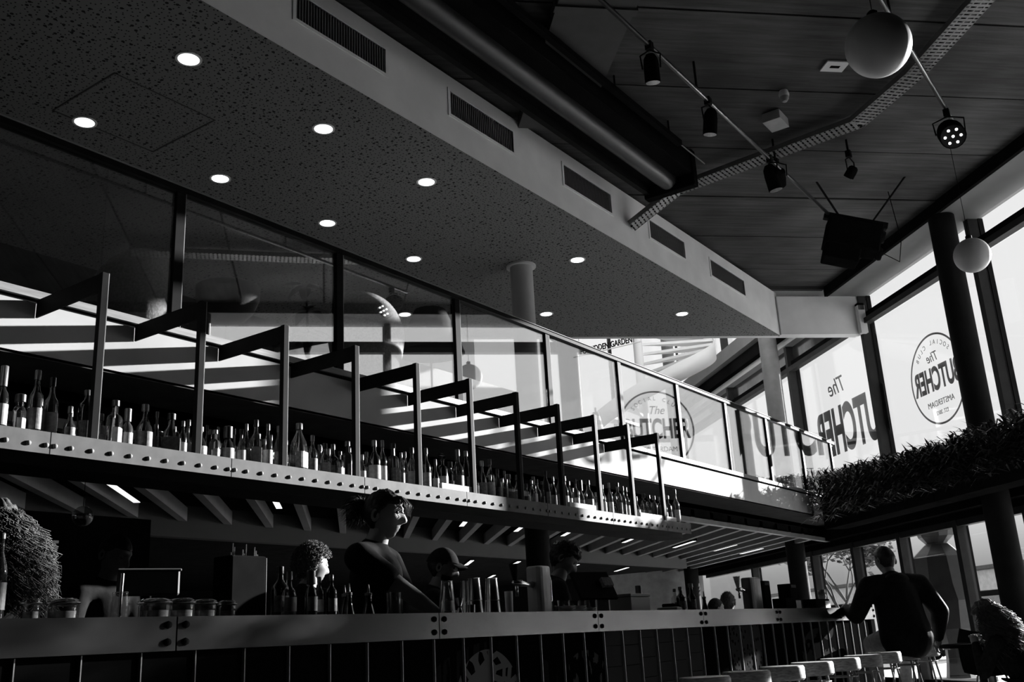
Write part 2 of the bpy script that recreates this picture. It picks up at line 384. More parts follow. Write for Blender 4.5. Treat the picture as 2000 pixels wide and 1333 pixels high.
# downlights
dl=[(4.26,5.94),(5.74,5.94),(7.2,5.94),(10.16,5.94),(13.15,5.94),(4.29,7.435),(5.77,7.435),(7.25,7.435),(8.72,7.435),(11.69,7.435),(10.25,8.93)]
dlab=['recessed round downlight at the upper left, nearest the white fascia','second recessed downlight along the row beside the white fascia','third recessed downlight along the row beside the white fascia','recessed downlight right of the column top, below the fourth vent','farthest right downlight, near the pointed end of the perforated ceiling','leftmost downlight, in the inner row above the balustrade rail','second downlight of the inner row from the left','third downlight of the inner row, above the second glass pane','fourth downlight of the inner row, left of the round column','downlight just right of the round column','downlight seen through the balustrade glass, left of the column']
for (x,y),lb in zip(dl,dlab):
    d=empty('downlight',(x,y,ZC-.006)); tag(d,lb,'ceiling light','downlights in the perforated ceiling')
    MB().lathe([(.105,-.006),(.105,.0),(.082,.0),(.078,-.006)],seg=28).build('trim_ring',white,d,auto=True)
    MB().lathe([(.082,-.008),(.082,-.004)],seg=28).build('lamp_disc',lampm,d,auto=True)
# ceiling hatch
h=tag(empty('access_hatch',(3.9,7.0,ZC)),'flat square access hatch set in the perforated ceiling, left of the downlights','hatch')
h.location=(4.0,6.55,ZC-.0065); tm=mat('hatch_trim',.05,.6)
MB().box((0,0,-.003),(1.0,.012,.0)).box((0,.9,-.003),(1.0,.912,0)).box((0,0,-.003),(.012,.9,0)).box((1.0,0,-.003),(1.012,.912,0)).build('seam',tm,h)
# mezzanine slab, fascia, cap
slab=[(-4,YF+.04),(17.35,YF+.04),P2(24,K-.15),P2(24,-4),(-4,16.5)]
struct(MB().prism(slab,1.70,1.96).build('floor_mezzanine',mat('slab',.03,.8)))
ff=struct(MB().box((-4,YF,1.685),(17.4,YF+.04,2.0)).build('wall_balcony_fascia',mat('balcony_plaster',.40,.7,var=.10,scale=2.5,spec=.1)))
struct(MB().box((-4,YF+.012,2.0),(17.4,YF+.05,2.028)).build('trim_9',blackm))
struct(MB().box((-4,YF-.012,2.028),(17.45,YF+.16,2.075)).build('trim_10',oak))
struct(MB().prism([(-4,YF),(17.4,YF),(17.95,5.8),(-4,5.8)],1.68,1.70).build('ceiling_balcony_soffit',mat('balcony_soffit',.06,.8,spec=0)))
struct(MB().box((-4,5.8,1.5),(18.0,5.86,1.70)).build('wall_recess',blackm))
struct(MB().box((-4,5.72,1.415),(17.9,5.80,1.475)).build('trim_11',mat('edge_rail',.22,.4,metal=.4)))
# lower slatted ceiling
struct(MB().prism([(-4,5.8),(18.0,5.8),P2(24,K-.1),P2(24,-4),(-4,16.5)],1.62,1.70).build('ceiling_lower',blackm))
sl=empty('ceiling_slats'); struct(sl)
for k in range(-9,29):
    X=4.90+.61*k; kk=NN.x*X+NN.y*9.17
    if kk>8.3: break
    far=9.17 if X<19.19 else 12.2
    y0=5.8
    def xa(y,off=0): return X+off+(y-9.17)*D.x/D.y
    if X<19.19 and xa(9.17)<-4: continue
    y1=far
    pts=[(xa(y0),y0),(xa(y0,.115),y0),(xa(y1,.115),y1),(xa(y1),y1)]
    if xa(y0)<-3.9: continue
    MB().prism(pts,1.45,1.60).build('slat',slatm,sl)
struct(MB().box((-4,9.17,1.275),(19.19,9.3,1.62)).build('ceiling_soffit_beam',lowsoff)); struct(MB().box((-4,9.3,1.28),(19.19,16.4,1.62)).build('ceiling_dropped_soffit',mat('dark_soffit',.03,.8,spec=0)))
# strip lights
lights=[(4.47,7.2,1.70,1.47),(6.30,7.2,1.12,1.47),(9.37,7.2,1.12,1.47),(10.60,7.22,1.08,1.47),(11.77,7.19,1.12,1.47),(13.72,7.26,1.1,1.47),(15.55,7.24,1.15,1.47),(17.10,7.16,1.2,1.47),(18.50,7.22,1.15,1.47),
 (12.52,9.63,.95,1.262),(13.53,9.44,.9,1.262),(15.29,9.40,1.0,1.262),(17.15,9.43,1.0,1.262),(15.0,12.05,1.0,1.262),(15.76,11.60,1.0,1.262),(8.9,9.5,.9,1.262),(10.3,10.6,.9,1.262)]
for i,(x,y,L_,z) in enumerate(lights):
    d=empty('strip_light',(x,y,z),math.atan2(D.y,D.x))
    wid='slatted ceiling' if z>1.4 else 'dropped soffit'
    order=['leftmost','second','third','fourth','fifth','sixth','seventh','eighth','ninth and rightmost']
    lab=('%s long thin strip light between the slats of the lower ceiling'%order[i]) if i<9 else ('%s short strip light under the dark dropped soffit'%(['first','second','third','fourth','far lower left','far lower right','left rear','middle rear'][i-9]))
    tag(d,lab,'ceiling light','strip lights in the '+wid)
    MB().box((0,-.04,0),(L_,.04,.05 if z>1.4 else .012)).build('housing',blackm,d)
    MB().box((.02,-.03,-.006),(L_-.02,.03,-.0005)).build('diffuser',stripm,d)
# columns
def column(x,y,r_,segs,lab):
    c=empty('column',(x,y,0)); struct(c); c['label']=lab
    for z0,z1,m in segs: MB().lathe([(r_,z0),(r_,z1)],(0,0,0),36).build('shaft',m,c,auto=True)
    return c
c=column(9.85,6.6,.145,[(FL,1.62,darkcol),(1.96,ZC,mat('pale_column',.5,.5,var=.04))],'round column through the mezzanine')
MB().lathe([(.19,ZC-.03),(.19,ZC-.002)],(0,0,0),36).build('collar',white,c,auto=True)
for t_ in (5.4,11.4,17.4,23.3):
    v=P(t_,8.0); 
    z1=5.27 if t_<14 else 8.3
    column(v.x,v.y,.17,[(FL,1.62,darkcol),(1.62,z1,darkcol)] if t_<14 else [(FL,1.62,darkcol),(1.97,8.3,concr)],'round column standing inside the window wall')
# ================= BALUSTRADE =================
bal=empty('balustrade',(0,YF,2.075)); tag(bal,'glass balustrade with dark metal posts along the mezzanine edge','railing')
bz=2.075
MB().box((-4,.02,3.05-bz),(17.5,.09,3.062-bz)).box((-4,.02,3.062-bz),(17.5,.032,3.09-bz)).box((-4,.078,3.062-bz),(17.5,.09,3.09-bz)).build('top_rail_channel',blacksteel,bal)
MB().box((-4,.01,3.09-bz),(17.5,.10,3.096-bz)).build('top_rail',mat('rail_metal',.25,.6,spec=.05),bal)
mx_=[2.29+1.502*i for i in range(-4,11)]
pg=MB().box((-.04,.03,0),(.028,.085,3.05-bz)).mesh('post'); pg.materials.append(blacksteel)
pe=MB().box((.029,.03,0),(.034,.085,3.05-bz)).mesh('post_edge'); pe.materials.append(mat('rail_metal',.5))
gl=MB().box((.045,.05,0.0),(1.455,.058,3.05-bz)).mesh('glass_pane'); gl.materials.append(bglass)
for x in mx_:
    for nm,me in (('post',pg),('post_edge',pe),('glass_pane',gl)):
        if nm=='glass_pane' and x>17: continue
        o=bpy.data.objects.new(nm,me); COL.objects.link(o); o.parent=bal; o.location=(x,0,0)
# ================= HANGING BOTTLE SHELF =================
sh=empty('bottle_shelf',(0,YS,1.0)); tag(sh,'long hanging steel bottle shelf with riveted front plate above the bar','shelf')
def S_(x,y,z): return (x,y-YS,z-1.0)
MB().box(S_(-1,YS+.012,1.06),S_(9.82,YS+.5,1.085)).build('shelf_board',blackm,sh)
MB().box(S_(-1,YS+.10,.96),S_(9.8,YS+.4,1.055)).build('under_beam',mat('dark_under_beam',.012,.7,spec=.1),sh)
seam=[2.615+1.1097*i for i in range(-4,7)]+[9.826]
for i in range(len(seam)-1):
    MB().box(S_(seam[i]+.003,YS,1.003),S_(seam[i+1]-.003,YS+.008,1.112)).build('front_plate',steel,sh)
bm_=MB().sphere((0,0,0),.0125,10,6,(1,.8,1)).mesh('bolt'); bm_.materials.append(postm); [setattr(p_,'use_smooth',True) for p_ in bm_.polygons]
for i in range(len(seam)-1):
    L_=seam[i+1]-seam[i]; cnt=10 if i<len(seam)-2 else 5
    xs_=[seam[i]+.025]+[seam[i]+L_*j/cnt for j in range(1,cnt)]+[seam[i+1]-.02]
    for x in xs_:
        o=bpy.data.objects.new('bolt',bm_); COL.objects.link(o); o.parent=sh; o.location=S_(x,YS-.003,1.045)
px=[2.847+.6405*i for i in range(-5,11)]
for x in px:
    o=MB().box(S_(x-.018,YS-.0,1.112),S_(x+.018,YS+.036,2.022)).build('hanger_post',blacksteel,sh)
    MB().box((x+.0181,.0,.112),(x+.0225,.036,1.022)).build('post_face',postm,o)  # same black post; its sunlit side is put in as a lighter colour
    MB().box(S_(x-.018,YS+.036,1.912),S_(x-.008,YF-.004,2.018)).build('hanger_arm',blacksteel,sh)
# bottles
BOT=[(2.411,.348,.0313,'cap'),(2.506,.219,.0342,'jar'),(2.584,.36,.0375,'tall'),(2.668,.338,.0349,'tall'),(2.773,.201,.0291,'squat'),(2.866,.305,.0443,'hex'),(2.945,.212,.0355,'squat'),(3.031,.277,.0419,'square'),(3.109,.243,.0301,'cap'),(3.215,.284,.0457,'round'),(3.289,.254,.0153,'thin'),(3.308,.166,.0245,'jar'),(3.384,.257,.0525,'round'),(3.468,.228,.0249,'tall'),(3.498,.263,.0281,'round'),(3.586,.209,.0377,'round'),(3.628,.249,.0221,'tall'),(3.692,.206,.0318,'square'),(3.709,.251,.0191,'tall'),(3.785,.24,.0385,'fat'),(3.827,.256,.0129,'thin'),(3.882,.238,.0324,'round'),(3.919,.301,.0261,'tall'),(3.994,.312,.0361,'tall'),(4.008,.25,.0394,'round'),(4.089,.3,.0298,'tall'),(4.115,.258,.0199,'tall'),(4.172,.299,.0234,'tall'),(4.353,.342,.0546,'flask'),(4.47,.28,.0344,'tall'),(4.526,.247,.0311,'tall'),(4.576,.239,.0382,'round'),(4.647,.266,.0385,'tall'),(4.714,.201,.0282,'square'),(4.791,.281,.0356,'square'),(4.861,.287,.0322,'tall'),(4.93,.206,.0252,'squat'),(5.055,.323,.0439,'tall'),(5.139,.334,.0332,'tall'),(5.247,.326,.041,'square'),(5.333,.269,.0263,'tall'),(5.368,.304,.0302,'tall'),(5.453,.322,.0381,'tall'),(5.517,.334,.0268,'tall'),(5.616,.338,.0349,'tall'),(5.714,.264,.0273,'squat'),(5.802,.318,.0434,'stopper'),(5.892,.265,.0278,'jar'),(5.993,.373,.0443,'tall'),(6.096,.374,.0407,'flask'),(6.207,.247,.0328,'squat'),(6.306,.32,.0373,'round'),(6.404,.344,.0377,'tall'),(6.51,.276,.038,'tall'),(6.602,.269,.0256,'tall'),(6.653,.27,.0471,'round'),(6.792,.254,.0434,'round'),(6.914,.192,.0307,'squat'),(7.029,.265,.0311,'square'),(7.077,.27,.0268,'tall'),(7.152,.237,.0225,'square'),(7.227,.335,.0408,'flask'),(7.338,.296,.0275,'tall'),(7.442,.335,.037,'tall'),(7.542,.322,.028,'tall'),(7.598,.281,.0234,'tall'),(7.706,.31,.0332,'tall'),(7.78,.332,.0382,'fat'),(7.942,.324,.0436,'tall'),(8.066,.22,.0293,'squat'),(8.192,.304,.0347,'tall'),(8.333,.337,.0301,'tall'),(8.362,.271,.0201,'tall'),(8.485,.352,.0356,'square'),(8.592,.327,.0257,'tall'),(8.674,.324,.0258,'tall'),(8.756,.316,.0312,'tall'),(8.849,.247,.0367,'squat'),(9.019,.288,.0373,'skull'),(9.129,.287,.0322,'skull'),(9.241,.286,.0325,'skull'),(9.367,.286,.0384,'skull'),(9.46,.297,.0335,'tall'),(9.56,.318,.0338,'square'),(9.74,.40,.038,'tall')]
# profiles: (radius factor, height factor); last entry of body is where the cap begins
PROF={'tall':([(.9,0),(1,.02),(1,.55),(.93,.62),(.5,.70),(.36,.76),(.33,.86)],.86,.42,0),
 'cap':([(.9,0),(1,.02),(1,.52),(.85,.6),(.5,.66),(.42,.7)],.70,.62,0),
 'thin':([(.9,0),(1,.02),(1,.5),(.5,.66),(.45,.86)],.86,.6,0),
 'jar':([(.9,0),(1,.03),(1,.6),(.8,.68),(.55,.72),(.55,.82)],.82,.78,.6),
 'squat':([(.9,0),(1,.03),(1,.48),(.8,.58),(.42,.66),(.36,.82)],.82,.46,0),
 'hex':([(.9,0),(1,.02),(1,.66),(.9,.74),(.4,.82),(.36,.9)],.90,.42,0),
 'square':([(.9,0),(1,.02),(1,.62),(.85,.68),(.36,.73),(.34,.88)],.88,.5,.85),
 'round':([(.8,0),(1,.05),(1.02,.4),(.9,.54),(.5,.66),(.34,.72),(.32,.86)],.86,.45,0),
 'fat':([(.9,0),(1,.03),(.96,.45),(.7,.6),(.45,.66),(.42,.7)],.70,.72,0),
 'flask':([(.9,0),(1,.02),(.98,.5),(.85,.64),(.4,.8),(.3,.88)],.88,.42,.7),
 'stopper':([(.9,0),(1,.03),(1,.6),(.85,.67),(.35,.72),(.33,.82)],.82,.7,0),
 'skull':([(.7,0),(.85,.06),(.8,.25),(1,.45),(1,.62),(.8,.72),(.38,.76),(.36,.86)],.86,.6,0),
 'soda':([(.9,0),(1,.02),(1,.42),(.6,.72),(.42,.86),(.42,.92)],.92,.5,0),
 'wine':([(.9,0),(1,.02),(1,.56),(.85,.64),(.42,.78),(.38,.93)],.93,.46,0),
 'dash':([(1,0),(1.02,.02),(.95,.1),(.6,.35),(.5,.45),(.5,.62),(.55,.65)],.65,.6,0)}
def bottle(x,y,z,h,r_,typ,gm,lm,cm,lab,grp,rz=0,name='bottle'):
    prof,cz,cr2,sq=PROF[typ]; b=empty(name,(x,y,z),rz); tag(b,lab,'bottle',grp)
    pp=[(r_*a,h*c) for a,c in prof]
    o=MB().lathe(pp,seg=20,sq=sq).build('glass_body',gm,b,auto=True)
    if sq==0 or True:
        lz0,lz1=.14*h,.44*h; rr=r_*1.015
        if typ not in('dash','skull','stopper') or typ=='stopper':
            # label wraps the front half of the body
            mb=MB(); seg=14; 
            vs=[];
            for zz in (lz0,lz1):
                for k in range(seg+1):
                    a=-PI*.98+PI*.96*k/seg; xx,yy=math.cos(a),math.sin(a)
                    if sq: p_=max(abs(xx),abs(yy)); qq=(1-sq)+sq/p_*.88; xx*=qq; yy*=qq
                    for s2 in (1.012,1.03): vs.append((xx*r_*s2,yy*r_*s2,zz))
            W_=2*(seg+1); fs=[]
            for k in range(seg):
                a0=2*k; 
                fs.append((a0+1,a0+3,W_+a0+3,W_+a0+1)); fs.append((a0,W_+a0,W_+a0+2,a0+2)); fs.append((a0,a0+2,a0+3,a0+1)); fs.append((W_+a0,W_+a0+1,W_+a0+3,W_+a0+2))
            mb.add(vs,fs).build('label',lm,b)
    if typ=='dash':
        MB().lathe([(r_*.58,h*.65),(r_*.58,h*.72),(r_*.25,h*.74),(r_*.1,h*.99)],seg=12).build('pourer',capm,b,auto=True)
    elif typ=='stopper':
        MB().lathe([(r_*.4,h*.82),(r_*.45,h*.86)],seg=12).build('cap',capk,b,auto=True)
        MB().box((-r_*.55,-.012,h*.86),(-r_*.4,.012,h)).box((r_*.4,-.012,h*.86),(r_*.55,.012,h)).box((-r_*.55,-.012,h*.95),(r_*.55,.012,h)).box((-r_*.55,-.012,h*.86),(r_*.55,.012,h*.89)).build('glass_stopper',gotd,b)
    else:
        MB().lathe([(r_*cr2*.98,h*cz),(r_*cr2,h*(cz+.01)),(r_*cr2*.98,h*.99),(r_*cr2*.85,h)],seg=14).build('cap',cm,b,auto=True)
    return b
words={'tall':'tall round-shouldered','cap':'wide-capped','thin':'slim long-necked','jar':'short wide-mouthed','squat':'short squat','hex':'textured dark','square':'square-bodied','round':'rounded','fat':'thick-stoppered','flask':'broad flat-sided','stopper':'loop-stoppered','skull':'bulbous','dash':'dasher','soda':'','wine':''}
def seatnear(x):
    k=min(range(len(px)),key=lambda i:abs(px[i]-x)); return k
ordn=['first','second','third','fourth','fifth','sixth','seventh','eighth','ninth','tenth','eleventh','twelfth']
# section = shelf front plate between two seams; ordinal within the section
secn={}; lastb=False
for i,(x,h_,r_,ty) in enumerate(BOT):
    s=int((x-(px[5]-.32))/.6405)
    secn.setdefault(s,[]).append(i)
for i,(x,h_,r_,ty) in enumerate(BOT):
    s=int((x-(px[5]-.32))/.6405); o_=secn[s].index(i)
    clear=rnd.random()<.45
    gm=(gotd if clear else (gotk if rnd.random()<.6 else gotm))
    if ty=='hex': gm=gotk
    if ty in('square','round') and x<3.5: gm=gotd
    lm=labw if rnd.random()<.55 else labg
    cm=capk if rnd.random()<.45 else capm
    tone='clear glass' if gm==gotd else ('dark glass' if gm==gotk else 'brown glass')
    cap_='black' if cm==capk else 'metal'
    lab='%s %s bottle, %s cap, %s from left by the %s shelf hanger post'%(words[ty],tone,cap_,ordn[o_],ordn[min(s,11)])
    back=0
    if i and x-BOT[i-1][0]<(r_+BOT[i-1][2])*1.02+.002 and not lastb: back=.088
    lastb=bool(back)
    bottle(x*(1+back/4.72),4.71+(0 if back else rnd.uniform(0,.01))+back,1.087,h_,r_,ty,gm,lm,cm,lab,'bottles on the hanging shelf',rnd.uniform(-.5,.3)+(.6 if ty in('square','flask','jar') else 0))
# second row of bottles just behind, showing between the first
for j,x in enumerate([2.45,2.73,2.90,3.16,3.44,3.55,3.66,3.84,3.95,4.06,4.23,4.42,4.62,4.75,4.82,5.0,5.1,5.19,5.29,5.41,5.57,5.67,5.86,5.94,6.15,6.26,6.45,6.56,6.72,6.85,6.96,7.12,7.28,7.39,7.5,7.66,7.85,8.0,8.12,8.25,8.42,8.54,8.63,8.8,8.94]):
    gm=[gotk,gotd,gotm,gotk][j%4]; k=seatnear(x)
    bottle(x,4.90+rnd.uniform(0,.05),1.087,rnd.uniform(.235,.30),rnd.uniform(.026,.034),['tall','round','tall','square'][j%4],gm,[labg,labw][j%2],[capm,capk][j%3==0],'back-row %s bottle half hidden, nearest the %s shelf hanger post, %s'%(['dark','clear','brown','slim dark'][j%4],ordn[max(0,min(11,k-5))],'left side' if x<px[k] else 'right side'),'bottles in the back row of the shelf')
for a,b,l in ((5.668,6.06,'white tray on the shelf edge under the middle bottles'),(7.437,7.884,'grey tray on the shelf edge right of the middle'),(8.737,9.52,'bright white tray at the right end of the shelf')):
    tr=empty('bar_tray',(a,4.614,1.0865)); tag(tr,l,'tray','trays on the shelf edge')
    MB().box((0,0,0),(b-a,.03,.07)).build('front_lip',labw if a!=7.437 else slatm,tr); MB().box((0,.03,0),(b-a,.045,.008)).build('base',labw,tr)
# ================= BAR =================
bar=empty('bar_counter',(0,2.9,FL)); tag(bar,'long bar counter with bolted steel edge and mural tiled front','bar counter')
bx=[-1.95,-.587,.778,2.143,3.512,4.885,6.24,7.585,9.03,10.1]
MB().box((-1.95,.012,1.062),(10.1,.66,1.098)).build('counter_top',mat('dark_counter',.03,.3),bar)
for i in range(len(bx)-1):
    pl=MB().box((bx[i]+.003,0,.992),(bx[i+1]-.003,.012,1.102)).build('edge_plate',steelbar,bar)
    for xx in (bx[i]+.035,bx[i+1]-.035):
        for zz in (1.02,1.075): MB().lathe([(.013,0),(.011,.008),(.004,.011)],(xx,0,zz),8,Matrix.Rotation(PI/2,3,'X')).build('bolt',blackm,pl,auto=True)
MB().box((-1.95,.05,0),(10.1,.07,1.062)).build('front_core',blackm,bar)
tp=MB().box((.006,.032,.02),(.2045,.05,.99)).mesh('front_panel'); tp.materials.append(mural)
stp=MB().box((-.002,.022,.02),(.002,.05,.99)).mesh('metal_strip'); stp.materials.append(mat('strip_metal',.30,.4,metal=.5))
tl=MB().box((.006,.032,0),(.2045,.05,.109)).mesh('tile'); tl.materials.append(mural); gi=0; x=2.451-.2105*20
while x<10.0:
    for nm,me in (('front_panel',tp),('metal_strip',stp)):
        if nm=='front_panel' and 4.95<x<6.2:
            gi+=1; z_=.99; j=0
            while z_>.03:
                hh=(.045 if gi%3==0 else .08) if j==0 else .112; z0_=max(.02,z_-hh+.003)
                if j==0 or z0_<.021: o=MB().box((.006,.032,z0_),(.2045,.05,z_)).build('tile',mural,bar); o.location=(x,0,0)
                else: o=bpy.data.objects.new('tile',tl); COL.objects.link(o); o.parent=bar; o.location=(x,rnd.uniform(0,.0012),z0_)
                z_-=hh; j+=1
            continue
        o=bpy.data.objects.new(nm,me); COL.objects.link(o); o.parent=bar; o.location=(x,0,0)
    x+=.2105
MB().box((9.99,0.012,0),(10.1,.66,1.0)).build('end_panel',blackm,bar)
# back bar worktop (its items rest on it)
bb=empty('back_bar',(0,4.3,FL)); tag(bb,'dark low back bar worktop behind the bartenders','counter')
MB().box((-1.9,0,0),(9.6,.55,.86)).build('cabinet',blackm,bb); MB().box((-1.95,-.02,.86),(9.65,.57,.9)).build('worktop',blacksteel,bb)
# ================= WINDOW LETTERING =================
def wm(t,z,k=K+.052): 
    o=P(t,k,z); return Matrix(((D.x,0,NN.x,o.x),(D.y,0,NN.y,o.y),(0,1,0,o.z),(0,0,0,1)))
def arc(body,r_,a0,a1,size,t,z,parent,sx=1):
    bmj=bpy.data.meshes.new('arc'); n_=len(body)
    vs=[];fs=[]
    for i,ch in enumerate(body):
        if ch==' ': continue
        a=a0+(a1-a0)*i/(n_-1)
        o=text('tmp',ch,size,None,None,Matrix.Rotation(a-PI/2,4,'Z'),sx,0,.001)
        me=o.data; nn_=len(vs)
        vs+=[(v.co.x+r_*math.cos(a),v.co.y+r_*math.sin(a),v.co.z) for v in me.vertices]; fs+=[tuple(q_+nn_ for q_ in p.vertices) for p in me.polygons]
        bpy.data.objects.remove(o)
    bmj.from_pydata(vs,[],fs); bmj.transform(wm(t,z)); return link('curved_words',bmj,signm,parent)
s1=empty('window_lettering'); tag(s1,'round emblem with ring and mirrored lettering on the big window','sign')
mb=MB(); sg=72; vs=[];fs=[]
for k_ in range(sg):
    a=2*PI*k_/sg
    for rr in (.685,.655):
        for zz in (0,.003): vs.append((rr*math.cos(a),rr*math.sin(a),zz))
for k_ in range(sg):
    a=4*k_; b=4*((k_+1)%sg); fs+=[(a+1,b+1,b+3,a+3),(a,a+2,b+2,b),(a,b,b+1,a+1),(a+2,a+3,b+3,b+2)]
me=mb.add(vs,fs).mesh('ring'); me.transform(wm(13.05,3.42)); link('ring',me,signm,s1)
arc('SOCIAL CLUB',.545,R(138),R(42),.10,13.05,3.42,s1,.9)
text('script_word','The',.21,signm,s1,wm(13.06,3.75),.9,0,.002,.35)
text('main_word','BUTCHER',.48,signm,s1,wm(13.05,3.41),.56,.016,.002)
text('city_word','AMSTERDAM',.125,signm,s1,wm(13.05,3.06),.95,-.0005)
text('date_words','EST. 2012',.085,signm,s1,wm(13.05,2.915),.9,0)
s2=empty('window_lettering'); tag(s2,'large mirrored shop lettering across the window beside the balcony end','sign')
text('script_word','The',.42,signm,s2,wm(16.05,4.08),.95,0,.002,.35)
text('main_word','BUTCHER',1.11,signm,s2,wm(15.78,3.275),.52,.042,.002)
text('date_words','EST. 2012',.14,signm,s2,wm(15.95,2.62),1.1,0)
# hanging metal letters beyond the mezzanine
s3=empty('hanging_sign',(14.66,8.13,4.9)); tag(s3,'row of small hanging capital letters beyond the glass, left of the spiral stair','sign')
mm=Matrix(((0,0,-1,0),(-1,0,0,0),(0,1,0,0),(0,0,0,1)))
text('letters','FORBIDDEN GARDEN',.15,blackm,s3,mm,.72,.003,.006)
MB().box((.0,-.68,-.075),(.02,.68,-.06)).build('rail',white,s3)
for y in (-.55,.55): MB().tube([(.01,y,-.06),(.01,y,3.3)],.004,6).build('wire',blacksteel,s3)
# gloomy wall lettering at far left
s4=empty('wall_lettering',(4.62,8.0,.955)); tag(s4,'grey capital wall lettering behind the curly-haired woman at far left','sign')
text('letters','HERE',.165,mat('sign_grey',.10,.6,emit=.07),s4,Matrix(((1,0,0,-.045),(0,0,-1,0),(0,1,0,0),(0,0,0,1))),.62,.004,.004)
struct(MB().box((-3.9,8.03,FL),(5.6,8.1,1.26)).build('wall_partition',mat('matt_black_wall',.006,.9,spec=0)))

# ================= PLANTERS =================
pn=0
for a,b in ((5.6,8.5),(8.52,11.8),(11.82,14.95),(12.0,16.0)):
    lab=['long planter trough of dark leafy plants nearest the right edge, by the column','dark leafy planter trough in front of the round window emblem','dark leafy planter trough meeting the end of the white balcony','second leafy trough tight against the glass, beyond the balcony end trough'][ [5.6,8.52,11.82,12.0].index(a)]
    KO=.62 if a==12.0 else 0; pl=empty('planter',P((a+b)/2,7.62,1.5)); tag(pl,lab,'planter','planters along the window wall')
    off=P((a+b)/2,7.62,1.5)
    def lo(me): me.transform(Matrix.Translation(-off)); return me
    mb=MB(); tkbox(mb,a,b,7.42+KO+.1*(KO>0),7.80+KO-.03*(KO>0),1.45+.53*(KO>0),1.95+.1*(KO>0)); o=link('trough',lo(mb.mesh('trough')),blackm,pl)
    mb=MB()
    for i in range(int((b-a)*760)):
        t_=rnd.uniform(a-.05,b+.05) if b<15 else rnd.uniform(a,b+.1); k_=rnd.choice([rnd.uniform(7.36,7.78),rnd.uniform(7.3,7.5)]); 
        hang=rnd.random()<.45 and k_<7.5 and not KO; k_+=KO
        z0=rnd.uniform(1.55,1.98) if hang else rnd.uniform(1.88,2.10+max(0,(9.6-t_))*.2+max(0,t_-12.5)*.07)  # unseen growth past the right edge raised to keep sun off the bar
        z0+=.1*(KO>0); p0=P(t_,k_,z0); a_=rnd.uniform(0,2*PI); L_=rnd.uniform(.13,.34); wd=rnd.uniform(.009,.022)
        d0=Vector((math.cos(a_),math.sin(a_),0)); 
        if hang: d0=(-NN+d0*.7).normalized(); up=rnd.uniform(.1,.5)
        else: up=rnd.uniform(.3,1.3)
        d1=(d0+ZZ*up).normalized(); d2=(d0+ZZ*(up-rnd.uniform(.6,1.5))).normalized()
        sd_=d1.cross(ZZ).normalized()*wd
        p1=p0+d1*L_*.55; p2=p1+d2*L_*.5
        mb.add([p0-sd_*.4,p0+sd_*.4,p1+sd_,p1-sd_,p2],[(0,1,2,3),(3,2,4)])
    o=link('foliage',lo(mb.mesh('foliage')),leafd,pl); o['kind']='stuff'
# ================= CEILING GEAR =================
def seg(mb,a,b,r_,n_=8): return mb.tube([a,b],r_,n_)
for nm,x0,x1,y,lab in (('lighting_pipe',3.0,12.25,3.29,'long thin lighting pipe running diagonally under the board ceiling'),('lighting_pipe',3.0,10.6,1.42,'lighting pipe behind the large globe at upper right')):
    p_=empty(nm,(x0,y,5.1)); tag(p_,lab,'pipe','lighting pipes under the board ceiling')
    seg(MB(),(0,0,0),(x1-x0,0,0),.022,12).build('tube',mat('pipe_metal',.03,.35,metal=.2),p_,True)
    for xx in [1.0+2.1*i for i in range(int((x1-x0)/2.1))]: seg(MB(),(xx,0,.026),(xx,0,ZP-5.1),.012,6).build('drop_rod',blacksteel,p_)
def spot(x,y,z,aim,lab,grp,led=False,L_=.3,r_=.09):
    s_=empty('stage_light',(x,y,z)); tag(s_,lab,'spotlight',grp)
    a=Vector(aim).normalized(); q_=a.to_track_quat('Z','Y').to_matrix(); c=Vector((0,0,-.24))
    MB().lathe([(r_*.55,-L_*.5),(r_*.9,-L_*.35),(r_,-L_*.1),(r_,L_*.5)],c,20,q_).build('can',blackm,s_,auto=True)
    MB().lathe([(r_*.92,L_*.5-.002),(r_*.92,L_*.5+.003)],c,20,q_).build('lens',mat('lens_glass',.02,.1),s_,auto=True)
    if led:
        mb=MB(); ax=q_@Vector((1,0,0)); ay=q_@Vector((0,1,0))
        for i in range(7):
            rr=0 if i==0 else r_*.58; an=PI/3*i; mb.lathe([(.014,0),(.012,.006)],c+a*(L_*.5+.003)+ax*rr*math.cos(an)+ay*rr*math.sin(an),10,q_)
        mb.build('leds',ledm,s_)
    y_=(a.cross(ZZ)).normalized() if abs(a.z)<.98 else Vector((1,0,0))
    mb=MB(); mb.tube([c+y_*(r_+.01),c+y_*(r_+.02)+ZZ*.14,ZZ*-.05,c-y_*(r_+.02)+ZZ*.14,c-y_*(r_+.01)],.008,6); mb.build('yoke',blacksteel,s_)
    MB().box((-.03,-.03,-.05),(.03,.03,.03)).build('clamp',blacksteel,s_)
    if abs(y-3.29)>.01 and abs(y-1.42)>.01: seg(MB(),(0,0,.03),(0,0,ZP-z),.012,8).build('rod',blacksteel,s_)
    return s_
G='stage lights hung from the ceiling pipes'
spot(7.2,3.29,5.1,(.2,.1,-1),'small black spotlight hanging at the upper end of the lighting pipe',G,r_=.07,L_=.26)
spot(8.45,3.29,5.1,(.1,.2,-1),'second black spotlight halfway along the lighting pipe',G,r_=.07,L_=.26)
spot(10.1,3.29,5.1,(.2,-.1,-1),'black spotlight on the pipe where it crosses the cable tray',G,r_=.08,L_=.3)
spot(10.5,3.35,5.28,(.7,.3,-.5),'short black floodlight tucked beside the cable tray crossing',G,r_=.09,L_=.22)
spot(10.25,1.42,5.05,(-.75,-.2,-.62),'black spotlight with seven glowing dots below the large globe',G,led=True,r_=.13,L_=.34)
spot(10.9,2.62,5.25,(.2,.6,-.6),'small black ceiling lamp on an angled rod, left of the window soffit',G,r_=.06,L_=.14)
